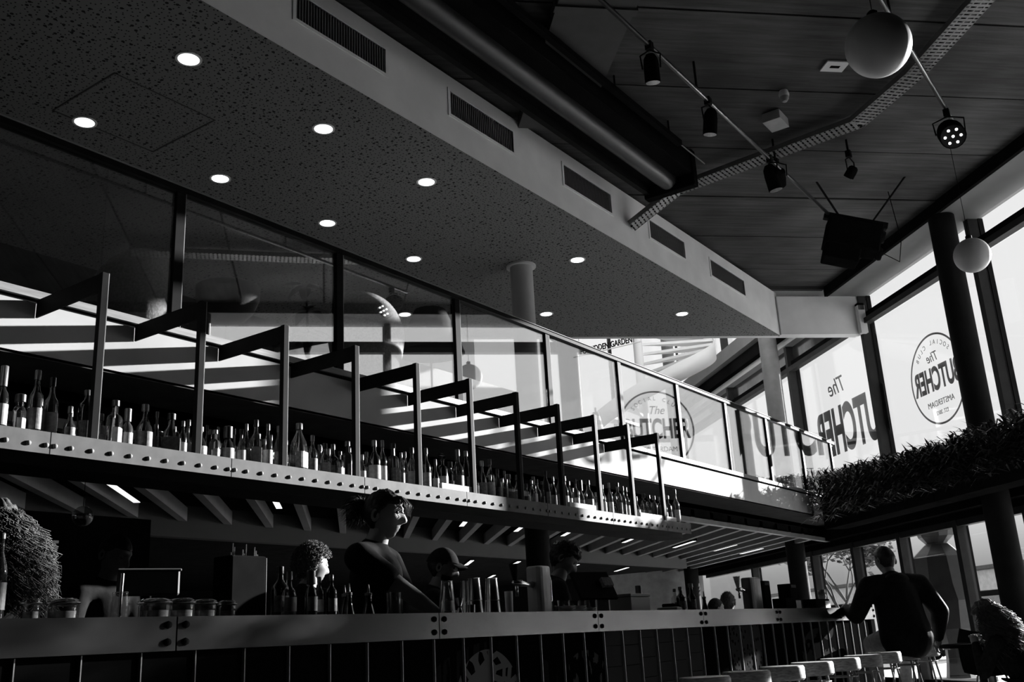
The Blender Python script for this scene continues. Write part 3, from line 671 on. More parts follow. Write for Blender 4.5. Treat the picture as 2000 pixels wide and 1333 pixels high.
# ceiling-hung speaker cluster
sp_=empty('ceiling_speaker',(12.3,3.05,4.85)); tag(sp_,'bulky black loudspeaker hanging from rods near the white fascia corner','loudspeaker')
mb=MB()
rz=Matrix.Rotation(R(-62),3,'Z')@Matrix.Rotation(R(18),3,'Y')
def rb(mb,c,hx,hy,hz,M_): 
    return mb.obox(M_@Vector(c),M_@Vector((1,0,0)),M_@Vector((0,1,0)),M_@Vector((0,0,1)),hx,hy,hz)
rb(MB(),(0,0,-.10),.34,.17,.19,rz).build('cabinet',blackm,sp_,bevel=.02)
rb(MB(),(-.1,0,-.36),.22,.15,.12,rz).build('lower_cabinet',blackm,sp_,bevel=.02)
rb(MB(),(0,0,.13),.40,.05,.045,rz).build('hanging_bar',blacksteel,sp_,bevel=.01)
for c in ((.36,0,-.02),(.36,0,-.26)): MB().lathe([(.075,-.03),(.085,0),(.075,.03)],rz@Vector(c),20,rz@Matrix.Rotation(PI/2,3,'Y')).build('round_end',blacksteel,sp_,auto=True)
MB().tube([rz@Vector((-.2,0,.15)),Vector((-.55,.25,.64))],.014,6).build('rod',blacksteel,sp_); MB().tube([rz@Vector((.2,0,.15)),Vector((.15,-.75,.64))],.012,6).build('rod',blacksteel,sp_)
MB().tube([rz@Vector((.36,.05,-.2)),(.42,-.4,-.42),(.5,-.45,-.1),(.45,-.4,.64)],.006,6).build('cable',blackm,sp_)
# projector screen housing
sc_=empty('screen_housing',(2.5,4.15,5.05)); tag(sc_,'long black projection screen housing hung below the board ceiling','screen housing')
MB().box((0,0,.08),(7.45,.62,.42)).build('casing',blackm,sc_,bevel=.01)
MB().lathe([(.11,0),(.11,7.3)],(.05,.30,.06),24,Matrix.Rotation(PI/2,3,'Y')).build('roller',mat('roller_satin',.03,.4,metal=.1),sc_,auto=True)
MB().box((7.38,-.02,-.07),(7.5,.64,.46)).build('end_bracket',blackm,sc_,bevel=.015); MB().box((0,.56,-.02),(7.4,.62,.08)).build('lower_lip',blacksteel,sc_)
for xx in (1.5,4.2,7.3): seg(MB(),(xx,.1,.41),(xx,.1,ZP-5.05),.02,8).build('hanger',blacksteel,sc_)
rl=empty('curtain_rail',(2.9,4.03,5.25)); tag(rl,'thin black rail parallel to the projection screen housing','rail')
MB().box((0,-.03,-.03),(6.45,.03,.03)).build('track',blackm,rl); seg(MB(),(6.45,0,0),(7.1,0,0),.008,6).build('end_rod',postm,rl)
for xx in (1,3,5,6.2): seg(MB(),(xx,0,.03),(xx,0,.25),.01,6).build('hanger',blacksteel,rl)
# wide flat duct across
du=empty('air_duct',P(3.0,2.14,5.3)); tag(du,'wide flat dark duct crossing the board ceiling above the screen housing','duct')
mb=MB(); tkbox(mb,-2.5,9.36,1.79,2.50,5.3,5.49); me=mb.mesh('duct_body'); me.transform(Matrix.Translation(-P(3.0,2.14,5.3))); link('duct_body',me,mat('duct_grey',.05,.6),du)
for ta in (4.8,7.2): mb=MB(); tkbox(mb,ta,ta+.09,1.77,2.52,5.28,5.495); me=mb.mesh('flange'); me.transform(Matrix.Translation(-P(3.0,2.14,5.3))); link('flange',me,mat('duct_grey',.05),du)
# cable tray
tr=empty('cable_tray',(10.35,2.34,5.3)); tag(tr,'perforated metal cable tray zigzagging across the board ceiling','cable tray')
pth=[Vector(v) for v in ((10.32,5.2,4.9),(10.45,4.59,5.25),(10.35,2.34,5.3),(9.70,1.55,5.3),(8.84,.77,5.3),(7.26,-.57,5.3))]
o0=Vector((10.35,2.34,5.3)); traym=mat('galvanised_tray',.22,.5,metal=.5,var=.2)
side=MB(); rung=MB()
for i in range(len(pth)-1):
    a,b=pth[i],pth[i+1]; d_=(b-a).normalized(); s_=d_.cross(ZZ).normalized()*.11; up=s_.cross(d_).normalized()
    for sg_ in (-1,1): side.obox((a+b)/2+s_*sg_-o0+ZZ*.02,d_,s_,up,(b-a).length/2+.02,.003,.03)
    nn_=int((b-a).length/.055)
    for j in range(nn_):
        c=a+d_*(j+.5)*(b-a).length/nn_; rung.obox(c-o0-up*.008,d_,s_,up,.017,.11,.002)
    for e_ in (-.07,0,.07): rung.obox((a+b)/2+s_.normalized()*e_-o0-up*.008,d_,s_,up,(b-a).length/2,.008,.0025)
side.build('side_rail',traym,tr); o=rung.build('perforated_base',traym,tr)
mb=MB()
for k_ in range(3): mb.tube([p_-o0+Vector((.03*k_-.03,.02*k_,.02)) for p_ in pth],.012,6)
mb.build('cables',blackm,tr,True)
for c in (pth[2],pth[3],pth[4]): seg(MB(),c-o0+ZZ*.03,c-o0+ZZ*.2,.006,6).build('hanger',blacksteel,tr)
# small ceiling devices
d=empty('smoke_detector',(9.33,2.79,ZP-.008)); tag(d,'small round smoke detector on the board ceiling','smoke detector')
MB().lathe([(.045,-.005),(.055,-.05),(.05,-.075)],seg=24).build('base',white,d,auto=True); MB().lathe([(.048,-.075),(.045,-.1),(.025,-.13),(.0,-.135)],seg=24).build('dome',slatm,d,auto=True)
d=empty('junction_box',(9.78,3.06,ZP-.008)); tag(d,'pale rectangular box on the board ceiling below the smoke detector','junction box')
MB().box((-.14,-.1,-.11),(.14,.1,-.005)).build('body',mat('pale_plastic',.38,.5),d,bevel=.008); MB().box((-.14,-.1,-.115),(.14,.1,-.111)).build('lid',mat('pale_plastic',.38),d)
d=empty('ceiling_plate',(9.2,2.2,ZP-.008),BZ); tag(d,'small flat white ceiling plate beside the large globe','sensor plate')
MB().box((-.12,-.09,-.02),(.12,.09,-.005)).build('plate',white,d); MB().box((-.05,-.02,-.023),(.05,.02,-.02)).build('slot',blackm,d)
for x,y,z,l in ((5.81,1.11,3.45,'large white globe pendant at upper right, nearest the camera'),(11.73,1.66,3.95,'smaller white globe pendant hanging in front of the right window')):
    g_=empty('globe_pendant',(x,y,z)); tag(g_,l,'pendant lamp','white globe pendants')
    MB().sphere((0,0,0),.2,40,24).build('globe',globem,g_,True)
    MB().lathe([(.035,.185),(.035,.235),(.02,.25)],seg=16).build('fitting',blacksteel,g_,auto=True); MB().tube([(0,0,.24),(0,0,ZP-.01-z)],.003,6).build('wire',blackm,g_)
# white pull box on the fascia return next to the window
d=empty('wall_switch',P(14.58,8.42,4.85)); tag(d,'small white wall fitting at the window end of the fascia','wall fitting')
mb=MB(); mb.obox((0,0,.22),D,NN,ZZ,.05,.055,.06); mb.build('head',blackm,d); mb=MB(); mb.obox((0,0,-.0),D,NN,ZZ,.05,.06,.24); mb.build('box',white,d)
# ================= SPIRAL STAIR =================
ss=empty('spiral_stair',(16.6,8.5,1.96)); tag(ss,'pale steel spiral staircase beyond the balustrade glass','staircase')
MB().lathe([(.09,0),(.09,6.2)],seg=20).build('centre_pole',white,ss,auto=True)
tread=white; RO=1.45
for i in range(30):
    a=R(-66)+R(17)*(i-15.5); z=.205*(i+1); da=R(15)
    pts=[(.08*math.cos(a),.08*math.sin(a)),(RO*math.cos(a),RO*math.sin(a)),(RO*math.cos(a+da/2),RO*math.sin(a+da/2)),(RO*math.cos(a+da),RO*math.sin(a+da)),(.08*math.cos(a+da),.08*math.sin(a+da))]
    MB().prism(pts,z-.05,z).build('tread',tread,ss)
mb=MB(); vs=[];fs=[]
N_=150
for i in range(N_+1):
    a=R(-66)+R(17)*(-15.5+30*i/N_); z=.205*(30*i/N_)
    for rr in (RO,RO+.02):
        for dz in (-.14,.22): vs.append((rr*math.cos(a),rr*math.sin(a),z+dz))
for i in range(N_):
    a=4*i; fs+=[(a,a+4,a+5,a+1),(a+2,a+3,a+7,a+6),(a+1,a+5,a+7,a+3),(a,a+2,a+6,a+4)]
mb.add(vs,fs).build('outer_stringer',white,ss,True)
# ================= MEZZANINE FURNITURE =================
def chair_tub(x,y,z,rz,lab):
    c=empty('lounge_chair',(x,y,z),rz); tag(c,lab,'armchair','high-backed tub chairs on the mezzanine')
    seg_=28; vs=[]; fs=[]; hs=[0,.12,.3,.55,.78,.86]
    rad=[.22,.27,.31,.35,.37,.345]
    for j,(h_,r_) in enumerate(zip(hs,rad)):
        for k_ in range(seg_+1):
            a=R(60)+R(240)*k_/seg_; s_=1-.35*math.sin(PI*k_/seg_)*0
            hh=.38+h_*(1 if True else 1)*(.55+.45*math.sin(PI*k_/seg_))
            vs.append((r_*math.cos(a),r_*math.sin(a),hh))
    for j in range(len(hs)-1):
        for k_ in range(seg_): a=j*(seg_+1)+k_; fs.append((a,a+1,a+seg_+2,a+seg_+1))
    sh_=MB().add(vs,fs).build('shell',mat('woven_wicker',.5,.7,var=.3,scale=60,bump=.4),c,True); so=sh_.modifiers.new('thick','SOLIDIFY'); so.thickness=.03
    MB().lathe([(.24,.36),(.28,.40),(.27,.48),(.2,.5)],seg=24).build('seat_cushion',fabricd,c,auto=True)
    for sx_ in (-1,1):
        for sy_ in (-1,1): MB().tube([(sx_*.14,sy_*.14,.38),(sx_*.25,sy_*.25,.0)],.01,6).build('leg',blacksteel,c)
chair_tub(6.6,6.25,1.96,R(30),'high-backed wicker tub chair with thin legs right of the third glass post')
chair_tub(4.55,6.9,1.96,R(70),'dim high-backed tub chair behind the second glass pane at left')
def floorlamp(x,y,z,h_,r0,r1,lab):
    c=empty('floor_lamp',(x,y,z)); tag(c,lab,'floor lamp','floor lamps on the mezzanine')
    MB().lathe([(.16,0),(.16,.02),(.02,.03)],seg=24).build('base',blacksteel,c,auto=True); MB().tube([(0,0,.02),(0,0,h_)],.011,8).build('pole',blacksteel,c)
    o=MB().lathe([(r0,h_-.15),(r1,h_+.33)],seg=32).build('lamp_shade',mat('dark_shade',.03,.8),c,auto=True)
floorlamp(7.75,6.4,1.96,1.15,.36,.17,'floor lamp with a big dark tapered shade, left of the round column')
bl=empty('bowl_lamp',(5.25,6.6,1.96)); tag(bl,'dark upturned bowl shaped lamp on a stem behind the second glass pane','floor lamp')
MB().lathe([(.02,.78),(.12,.80),(.22,.9),(.27,1.02),(.275,1.12),(.26,1.13)],seg=32).build('bowl',mat('bowl_grey',.12,.5),bl,auto=True); MB().tube([(0,0,0),(0,0,.8)],.012,8).build('pole',blacksteel,bl); MB().lathe([(.15,0),(.15,.02)],seg=24).build('base',blacksteel,bl,auto=True)
def leaf(mb,p0,d,L_,w_,droop):
    d=Vector(d).normalized(); s_=d.cross(ZZ); s_=s_.normalized() if s_.length>.01 else Vector((1,0,0)); up=s_.cross(d).normalized()
    pts=[];n_=6
    for i in range(n_+1):
        u=i/n_; wv=w_*math.sin(PI*min(1,u*.92+.06))**.7; c=Vector(p0)+d*L_*u-ZZ*droop*u*u*L_
        pts+=[c-s_*wv+up*wv*.25,c,c+s_*wv+up*wv*.25]
    fs=[]
    for i in range(n_):
        a=3*i; fs+=[(a,a+1,a+4,a+3),(a+1,a+2,a+5,a+4)]
    return mb.add(pts,fs)
def rubber_plant(x,y,z,hh,whorls,lab,sd2=1):
    rr=random.Random(sd2); c=empty('potted_plant',(x,y,z)); tag(c,lab,'plant','potted plants on the mezzanine')
    MB().lathe([(.10,0),(.15,.24),(.16,.25),(.14,.25),(.13,.2)],seg=24).build('pot',slatm,c,auto=True); MB().lathe([(.13,.2),(.12,.215)],seg=20).build('soil',blackm,c)
    MB().tube([(0,0,.2),(.02,0,.5),(-.01,.01,hh)],[.016,.013,.008],8).build('stem',barkm,c,True)
    for (zz,nn_) in whorls:
        ox,oy=rr.uniform(-.08,.08),rr.uniform(-.05,.05)
        for i in range(nn_):
            a=2*PI*i/nn_+rr.uniform(-.2,.2)
            o=leaf(MB(),(ox*.5,oy*.5,zz),(math.cos(a),math.sin(a),rr.uniform(.0,.7)),rr.uniform(.17,.24),rr.uniform(.04,.055),rr.uniform(.3,.8)).build('leaf',leafd,c,True)
rubber_plant(5.9,6.3,1.96,1.22,((1.22,8),(1.0,5),(.78,7)),'leafy rubber plant behind the glass beside the third hanger post',3)
rubber_plant(6.0,6.85,1.96,.85,((.85,8),(.65,5)),'lower bushy plant right of the rubber plant',5)
rubber_plant(9.3,6.9,1.96,.7,((.7,8),(.5,6)),'pale low plant behind the glass near the round column base',8)
# striped parasol and dark high chair past the far glass pane
pr=empty('folded_parasol',(13.2,7.6,1.96)); tag(pr,'folded striped parasol behind the fifth glass pane','parasol')
stm=mat('dark_shade',.03)
for i in range(7):
    MB().lathe([(.05+.015*i,1.42-.07*i),(.065+.015*i,1.35-.07*i)],seg=20).build('stripe',white if i%2 else stm,pr,auto=True)
MB().tube([(0,0,0),(0,0,1.5)],.014,8).build('pole',blacksteel,pr); MB().lathe([(.2,0),(.2,.04)],seg=24).build('base',blacksteel,pr,auto=True)
# ================= OUTSIDE =================
gm_=mat('paved_quay',.85,.9,var=.15,scale=.3)
struct(MB().box((-100,-120,-1.12),(160,60,-1.06)).build('ground',gm_)) if False else None
vs=[P(-60,K+.3),P(90,K+.3),P(90,23),P(-60,23)]
struct(MB().prism([(v.x,v.y) for v in vs],-1.12,-.98).build('ground_quay',gm_))
vs=[P(-200,23),P(200,23),P(200,300),P(-200,300)]
struct(MB().prism([(v.x,v.y) for v in vs],-2.4,-2.2).build('ground_water',mat('water',.12,.25,var=.4,scale=.5)))
def tree(t,k,h_,r_,lab,leaves,seed,name='tree'):
    rr=random.Random(seed); b=P(t,k,-.98); T=empty(name,b); tag(T,lab,'tree','trees outside on the quay'); mb=MB(); tips=[]
    def br(p,d,L_,r0,dep):
        q_=p+d*L_; mb.tube([p,(p+q_)/2+Vector((rr.uniform(-1,1),rr.uniform(-1,1),0))*L_*.06,q_],[r0,r0*.85,r0*.65],6 if dep<2 else 4)
        if dep>=4: tips.append(q_); return
        tips.append(q_) if dep>2 else None
        for _ in range(3): br(q_,(d+Vector((rr.uniform(-.8,.8),rr.uniform(-.8,.8),rr.uniform(-.1,.6)))).normalized(),L_*rr.uniform(.6,.8),r0*.6,dep+1)
    br(Vector((0,0,0)),ZZ,h_*.38,r_,0); mb.build('trunk_and_branches',barkm,T,True)
    if leaves:
        mb=MB()
        for p in tips:
            for _ in range(leaves):
                c=p+Vector((rr.gauss(0,.16),rr.gauss(0,.16),rr.gauss(0,.14))); a=rr.uniform(0,6.28); d_=Vector((math.cos(a),math.sin(a),rr.uniform(-.6,.6)))  .normalized()*.085; s_=d_.cross(Vector((rr.random(),rr.random(),1))).normalized()*.045
                mb.add([c-d_,c+s_,c+d_,c-s_],[(0,1,2,3)])
        o=mb.build('foliage',leafm,T); o['kind']='stuff'
tree(23.9,12,3.1,.06,'leafy street tree outside the lower windows, behind the bar end',16,4)
tree(28.5,14.5,4.2,.06,'bare branching tree seen through the far lower window',0,9)
tree(20.5,17,4.5,.06,'bare slim tree outside, behind the sitting man',0,12)
# statue
st=empty('statue',P(15.42,9.55,-.98)); tag(st,'tall dark faceted caped statue outside the window, right of the sitting man','statue')
stmat=mat('bronze',.015,.35,metal=.2,var=.3)
def rings(mb,rg,seg_=9,rot_=0):
    vs=[]
    for (r_,z,ox) in rg:
        for k_ in range(seg_): a=2*PI*k_/seg_+rot_; v=D*(r_*math.cos(a)+ox)+NN*(r_*.75*math.sin(a)); vs.append((v.x,v.y,z))
    n_=len(rg); fs=[(i*seg_+k_,i*seg_+(k_+1)%seg_,(i+1)*seg_+(k_+1)%seg_,(i+1)*seg_+k_) for i in range(n_-1) for k_ in range(seg_)]+[tuple(range(seg_))[::-1],tuple((n_-1)*seg_+k_ for k_ in range(seg_))]
    return mb.add(vs,fs)
rings(MB(),[(.22,.5,-.05),(.42,.82,-.1),(.64,1.25,-.05),(.60,1.5,0),(.55,1.8,0),(.52,1.95,0),(.24,2.16,-.05)]).build('cape',stmat,st)
rings(MB(),[(.2,2.17,-.05),(.34,2.28,-.08),(.40,2.45,-.08),(.36,2.6,-.08),(.2,2.75,-.08)],12).build('head',stmat,st)
rings(MB(),[(.28,0,-.1),(.22,.3,-.1),(.2,.6,-.1)],8).build('legs',stmat,st); mb=MB(); mb.obox((0,0,.03),D,NN,ZZ,.45,.4,.04); mb.build('plinth',concr,st)
c=P(-.12,-.5,1.62); mb=MB(); mb.obox(c,D,NN,ZZ,.14,.02,.04); mb.build('chest_plate',white,st)
# boat
bo=empty('moored_boat',P(46,26,-2.2)); tag(bo,'long moored boat outside, seen through the rightmost lower window','boat')
for nm,m,z0,z1,k0,k1 in (('hull',mat('hull_dark',.06,.5),-.0,1.75,-2.2,2.2),('deck_line',white,1.75,1.85,-2.3,2.3),('lower_cabin',mat('cabin_grey',.22,.5),1.85,2.95,-1.9,1.9),('window_band',blackm,2.95,3.15,-1.85,1.85),('upper_cabin',mat('cabin_pale',.5,.5),3.15,3.95,-1.8,1.8),('roof',mat('hull_dark',.06),3.95,4.1,-2,2)):
    mb=MB(); mb.obox((D*0)+ZZ*((z0+z1)/2),D,NN,ZZ,14,(k1-k0)/2,(z1-z0)/2); mb.build(nm,m,bo,bevel=.03)
va=empty('parked_van',P(25.2,15.0,-.98)); tag(va,'pale box van parked outside, left of the sitting man','van')
mb=MB(); mb.obox((0,0,1.0),D,NN,ZZ,1.2,.85,.75); mb.build('box_body',white,va,bevel=.05); mb=MB(); mb.obox(D*-1.6+ZZ*.8,D,NN,ZZ,.45,.8,.5); mb.build('cab',white,va,bevel=.1); mb=MB(); mb.obox(D*-1.75+ZZ*1.0,D,NN,ZZ,.32,.81,.2); mb.build('side_window',blackm,va)
for s_ in (-1.4,.8):
    for kk in (-.8,.8): v=D*s_+NN*kk; MB().lathe([(.3,-.1),(.32,0),(.3,.1)],(v.x,v.y,.32),20,Matrix.Rotation(math.atan2(NN.y,NN.x),3,'Z')@Matrix.Rotation(PI/2,3,'Y')).build('wheel',blackm,va,auto=True)
# far bank
struct(MB().prism([P2(-200,120),P2(200,120),P2(200,124),P2(-200,124)],-2.2,2.6).build('ground_far_bank',mat('far_bank',.10,.9,var=.5,scale=.2)))
# ================= PEOPLE =================
def skinned(joints,edges,root,vox=.013):
    """one continuous surface over tapered limbs: overlapping limb volumes fused by a voxel remesh and smoothed"""
    mb=MB()
    def rr_(n_): r_=joints[n_][1]; return r_ if isinstance(r_,tuple) else (r_,r_)
    for n_ in joints:
        w_,d_=rr_(n_); mb.sphere(joints[n_][0],1,16,10,(d_,w_,(w_+d_)/2 if w_==d_ else d_))
    for a_,b_ in edges:
        p,q_=Vector(joints[a_][0]),Vector(joints[b_][0]); ax=q_-p
        if ax.length<.004: continue
        ax.normalize(); side=Vector((0,1,0))-ax*ax.y
        side=side.normalized() if side.length>.35 else ax.cross(Vector((1,0,0))).normalized()
        dep=ax.cross(side); (w0,d0),(w1,d1)=rr_(a_),rr_(b_); vs=[]; N2=16
        for u in (0,.5,1):
            w_,d_=w0+(w1-w0)*u,d0+(d1-d0)*u; c=p.lerp(q_,u)
            vs+=[c+side*w_*math.cos(2*PI*k/N2)+dep*d_*math.sin(2*PI*k/N2) for k in range(N2)]
        mb.add(vs,[(i*N2+k,i*N2+(k+1)%N2,(i+1)*N2+(k+1)%N2,(i+1)*N2+k) for i in range(2) for k in range(N2)]+[tuple(reversed(range(N2))),tuple(2*N2+k for k in range(N2))])
    me=mb.mesh('tmp'); o=bpy.data.objects.new('tmp',me); COL.objects.link(o)
    m=o.modifiers.new('r','REMESH'); m.mode='VOXEL'; m.voxel_size=vox; m.use_smooth_shade=True
    m=o.modifiers.new('s','SMOOTH'); m.factor=.6; m.iterations=7
    bpy.context.view_layer.update(); r=bpy.data.meshes.new_from_object(o.evaluated_get(bpy.context.evaluated_depsgraph_get()))
    bpy.data.objects.remove(o); return r
def sm(a,b,x): x=min(1,max(0,(x-a)/(b-a))); return x*x*(3-2*x)
def headpt(d,grow=0):
    x,y,z=d; a,b,c=.097,.074,.118
    X,Y,Z=a*x,b*y,c*z
    j=sm(.02,-.095,Z)
    Y*=1-.30*j
    if X<0: X*=1-.55*j; 
    else: X*=1-.05*j
    if X>0:
        f=sm(0,.06,X)
        X-=.010*f*math.exp(-((abs(Y)-.031)/.015)**2-((Z-.012)/.012)**2)
        X+=.007*f*math.exp(-((Z-.034)/.010)**2)*math.exp(-(Y/.05)**2)
        nz_=sm(.03,-.03,Z)*sm(-.045,-.032,Z)
        X+=.027*f*math.exp(-(Y/(.009+.006*nz_))**2)*nz_
        X+=.007*f*math.exp(-(Y/.024)**2-((Z+.064)/.010)**2); X-=.006*f*math.exp(-(Y/.024)**2-((Z+.063)/.0028)**2)
        X+=.010*f*math.exp(-(Y/.024)**2-((Z+.100)/.014)**2)
        Y+=math.copysign(.004,Y)*f*math.exp(-((Z+.015)/.02)**2)*math.exp(-((abs(Y)-.055)/.02)**2)
    v=Vector((X,Y,Z)); return v+v.normalized()*grow
def headmb(grow=0,mask=None,nzf=None,seg=56,rings=44):
    mb=MB(); vs=[]; 
    for i in range(rings+1):
        th=PI*i/rings
        for k in range(seg):
            ph=2*PI*k/seg; d=(math.sin(th)*math.cos(ph),math.sin(th)*math.sin(ph),math.cos(th))
            g_=grow; 
            if nzf: g_+=nzf(Vector(d))
            vs.append(headpt(d,g_))
    fs=[]
    for i in range(rings):
        for k in range(seg):
            th=PI*(i+.5)/rings; ph=2*PI*(k+.5)/seg; d=(math.sin(th)*math.cos(ph),math.sin(th)*math.sin(ph),math.cos(th))
            if mask and not mask(d): continue
            fs.append((i*seg+k,i*seg+(k+1)%seg,(i+1)*seg+(k+1)%seg,(i+1)*seg+k)[::-1])
    return mb.add(vs,fs)
def hairline(d):
    x,y,z=d
    return z>(.42 if x>.35 else (.30*sm(-.2,.35,x)-.55*sm(.2,-.6,x))) 
def handmb(mb,M_,curl=.5,s=1.0):
    """five-fingered hand: palm plus tapered fingers; local +x to the fingertips, z = back of hand"""
    T=lambda p:M_@Vector(p)
    mb.tube([T((-.01,0,0)),T((.02*s,0,0)),T((.055*s,0,0)),T((.085*s,0,0))],[.026*s,.034*s,.037*s,.03*s],10)
    for i,(yy,L_) in enumerate(((.028,.07),(.010,.078),(-.009,.073),(-.027,.058))):
        pts=[(.07*s,yy*s,0)]; a=0; p=Vector(pts[0])
        for k,f in enumerate((.42,.32,.26)):
            a+=curl*(.7 if k==0 else 1); p=p+Vector((math.cos(a),0,-math.sin(a)))*L_*f*1.25*s; pts.append(tuple(p))
        mb.tube([T(q_) for q_ in pts],[.0098*s,.009*s,.008*s,.006*s],7)
    mb.tube([T((.012*s,.022*s,-.005)),T((.035*s,.050*s,-.018*s)),T((.06*s,.058*s,-.035*s)),T((.078*s,.052*s,-.048*s))],[.014*s,.0115*s,.010*s,.007*s],8)
    return mb
def person(name_lab,x,y,top,yaw,skinmat,hair='short',hairmat=None,shirt=None,sleeve='short',pants=None,head_yaw=0,head_pitch=0,L=None,Rr=None,lean=0,seated=False,seatz=None,cap=False,hoodie=False,scale=1.0,cat='person',bulk=1.0):
    """built facing +x, standing 1.78 m, then scaled, turned and placed; L/Rr = hand targets (x fwd, y left, z up from the floor)"""
    g_=empty('person',(x,y,FL),yaw); tag(g_,name_lab,cat)
    H=(top-FL)/1.785 if not seated else scale
    pz=.95; 
    if seated: pz=(seatz-FL)/H+.10
    def lv(p,k): # lean forward about the pelvis
        dx=lean*k; return Vector((p[0]+dx,p[1],p[2]-.15*dx*abs(lean)))
    up=lambda z: pz+(z-.95)
    J={'pelvis':(Vector((0,0,pz)),(.135,.115)),'belly':(lv((0.01,0,up(1.12)),.3),(.125,.105)),'chest':(lv((0,0,up(1.32)),.7),(.15,.115)),'neckbase':(lv((-.015,0,up(1.455)),.9),.075),'neck':(lv((.01,0,up(1.505)),1.02),.06),'skull':(lv((.025,0,up(1.56)),1.08),.056)}
    for k_ in('pelvis','belly','chest'): J[k_]=(J[k_][0],tuple(v*bulk for v in J[k_][1]))
    E_=[('pelvis','belly'),('belly','chest'),('chest','neckbase'),('neckbase','neck'),('neck','skull')]
    hands=[]
    for sg,tgt,n_ in ((1,L,'L'),(-1,Rr,'R')):
        J['cl'+n_]=(lv((-.01,sg*.105*bulk,up(1.41)),.85),.066*bulk); sh_=lv((-.01,sg*.20*bulk,up(1.405)),.8); J['sh'+n_]=(sh_,.059*bulk)
        tg=Vector(tgt) if tgt else Vector((.12,sg*.27,up(.86)))
        dv=tg-sh_; dist=min(dv.length,.545); tg=sh_+dv.normalized()*dist
        mid=sh_+(tg-sh_)*.53; hgt=math.sqrt(max(0,.28**2-(dist*.53)**2)); pole=Vector((-.55,sg*.45,-.8)); pole=(pole-dv.normalized()*pole.dot(dv.normalized())).normalized()
        el=mid+pole*hgt; J['el'+n_]=(el,.043*bulk); J['fa'+n_]=(el.lerp(tg,.35),.041*bulk); J['wr'+n_]=(tg,.027)
        E_+=[('chest','cl'+n_),('cl'+n_,'sh'+n_),('sh'+n_,'el'+n_),('el'+n_,'fa'+n_),('fa'+n_,'wr'+n_)]
        hands.append((tg,(tg-el).normalized(),sg))
        J['hp'+n_]=(Vector((0,sg*.09,pz-.03)),.092)
        if seated: kn=Vector((.42,sg*.14,pz-.04)); an=Vector((.40,sg*.13,max(.12,pz-.47))); J['th'+n_]=(Vector((.2,sg*.12,pz-.02)),.085)
        else: kn=Vector((.02,sg*.10,.50)); an=Vector((-.01,sg*.10,.09)); J['th'+n_]=(Vector((.01,sg*.1,.75)),.083)
        J['kn'+n_]=(kn,.056); J['ca'+n_]=(kn.lerp(an,.35)+Vector((-.015,0,0)),.053); J['an'+n_]=(an,.036); J['to'+n_]=(an+Vector((.15,0,-.055)),.032)
        E_+=[('pelvis','hp'+n_),('hp'+n_,'th'+n_),('th'+n_,'kn'+n_),('kn'+n_,'ca'+n_),('ca'+n_,'an'+n_),('an'+n_,'to'+n_)]
    body=skinned(J,E_,'pelvis'); JT=dict(J)
    hm=Matrix.Translation(J['skull'][0]+Vector((.018,0,.075)))@Matrix.Rotation(head_yaw,4,'Z')@Matrix.Rotation(head_pitch,4,'Y')@Matrix.Scale(1.12,4)
    bm=bmesh.new(); bm.from_mesh(body)
    def addm(me): bm.from_mesh(me); bpy.data.meshes.remove(me)
    hme=headmb().mesh('h'); hme.transform(hm); addm(hme)
    for sg in (-1,1):
        mb=MB(); vs=[];
        for (r_,o_) in ((.0,.004),(.016,.0),(.026,.009),(.030,.013),(.026,.016),(.012,.012)):
            for k_ in range(14): a=2*PI*k_/14; vs.append(Vector((-.012+r_*math.cos(a)*.62-o_*.5,sg*(.066+o_),-.008+r_*math.sin(a)*(1.1 if math.sin(a)>0 else 1.0))))
        fs=[(i*14+k_,i*14+(k_+1)%14,(i+1)*14+(k_+1)%14,(i+1)*14+k_) for i in range(5) for k_ in range(14)]
        me=mb.add(vs,fs).mesh('e'); me.transform(hm); addm(me)
    for tg,dr,sg in hands:
        z_=(ZZ-dr*dr.dot(ZZ)); z_=z_.normalized() if z_.length>.1 else Vector((1,0,0)); y_=z_.cross(dr)
        M_=Matrix(((dr.x,-sg*-y_.x,z_.x,tg.x),(dr.y,-sg*-y_.y,z_.y,tg.y),(dr.z,-sg*-y_.z,z_.z,tg.z),(0,0,0,1))) if False else Matrix(((dr.x,-sg*y_.x,z_.x,tg.x),(dr.y,-sg*y_.y,z_.y,tg.y),(dr.z,-sg*y_.z,z_.z,tg.z),(0,0,0,1)))
        addm(handmb(MB(),M_,.55).mesh('hd'))
    bmesh.ops.scale(bm,vec=(H,H,H),verts=bm.verts)
    bme=bpy.data.meshes.new('body'); bm.to_mesh(bme); bm.free(); link('body',bme,skinmat,g_,True)
    Sc=Matrix.Scale(H,4)
    def part(nm,me,m,kind=None):
        me.transform(Sc@hm if nm in('hair','eye','cap','beard','glasses') else Sc); o=link(nm,me,m,g_,True); 
        if kind: o['kind']=kind
        return o
    for sg in (-1,1): part('eye',MB().sphere((.072,sg*.031,.012),.0125,12,8).mesh('eye'),eyem)
    # clothes: a slightly larger surface over trunk and arms / legs
    def grow(keys,add,edges,root='pelvis'):
        return skinned({k_:(J[k_][0],tuple(v+add for v in J[k_][1]) if isinstance(J[k_][1],tuple) else J[k_][1]+add) for k_ in keys},[e_ for e_ in edges if e_[0] in keys and e_[1] in keys],root)
    ks=['pelvis','belly','chest','clL','clR','shL','shR','neckbase']; ed=list(E_)
    if sleeve=='short':
        for n_ in 'LR': J['sl'+n_]=(J['sh'+n_][0].lerp(J['el'+n_][0],.62),.056); ks.append('sl'+n_); ed.append(('sh'+n_,'sl'+n_))
        ad=.014
    else: ks+=['elL','elR','faL','faR','wrL','wrR']; ad=.024 if sleeve=='jacket' else .014
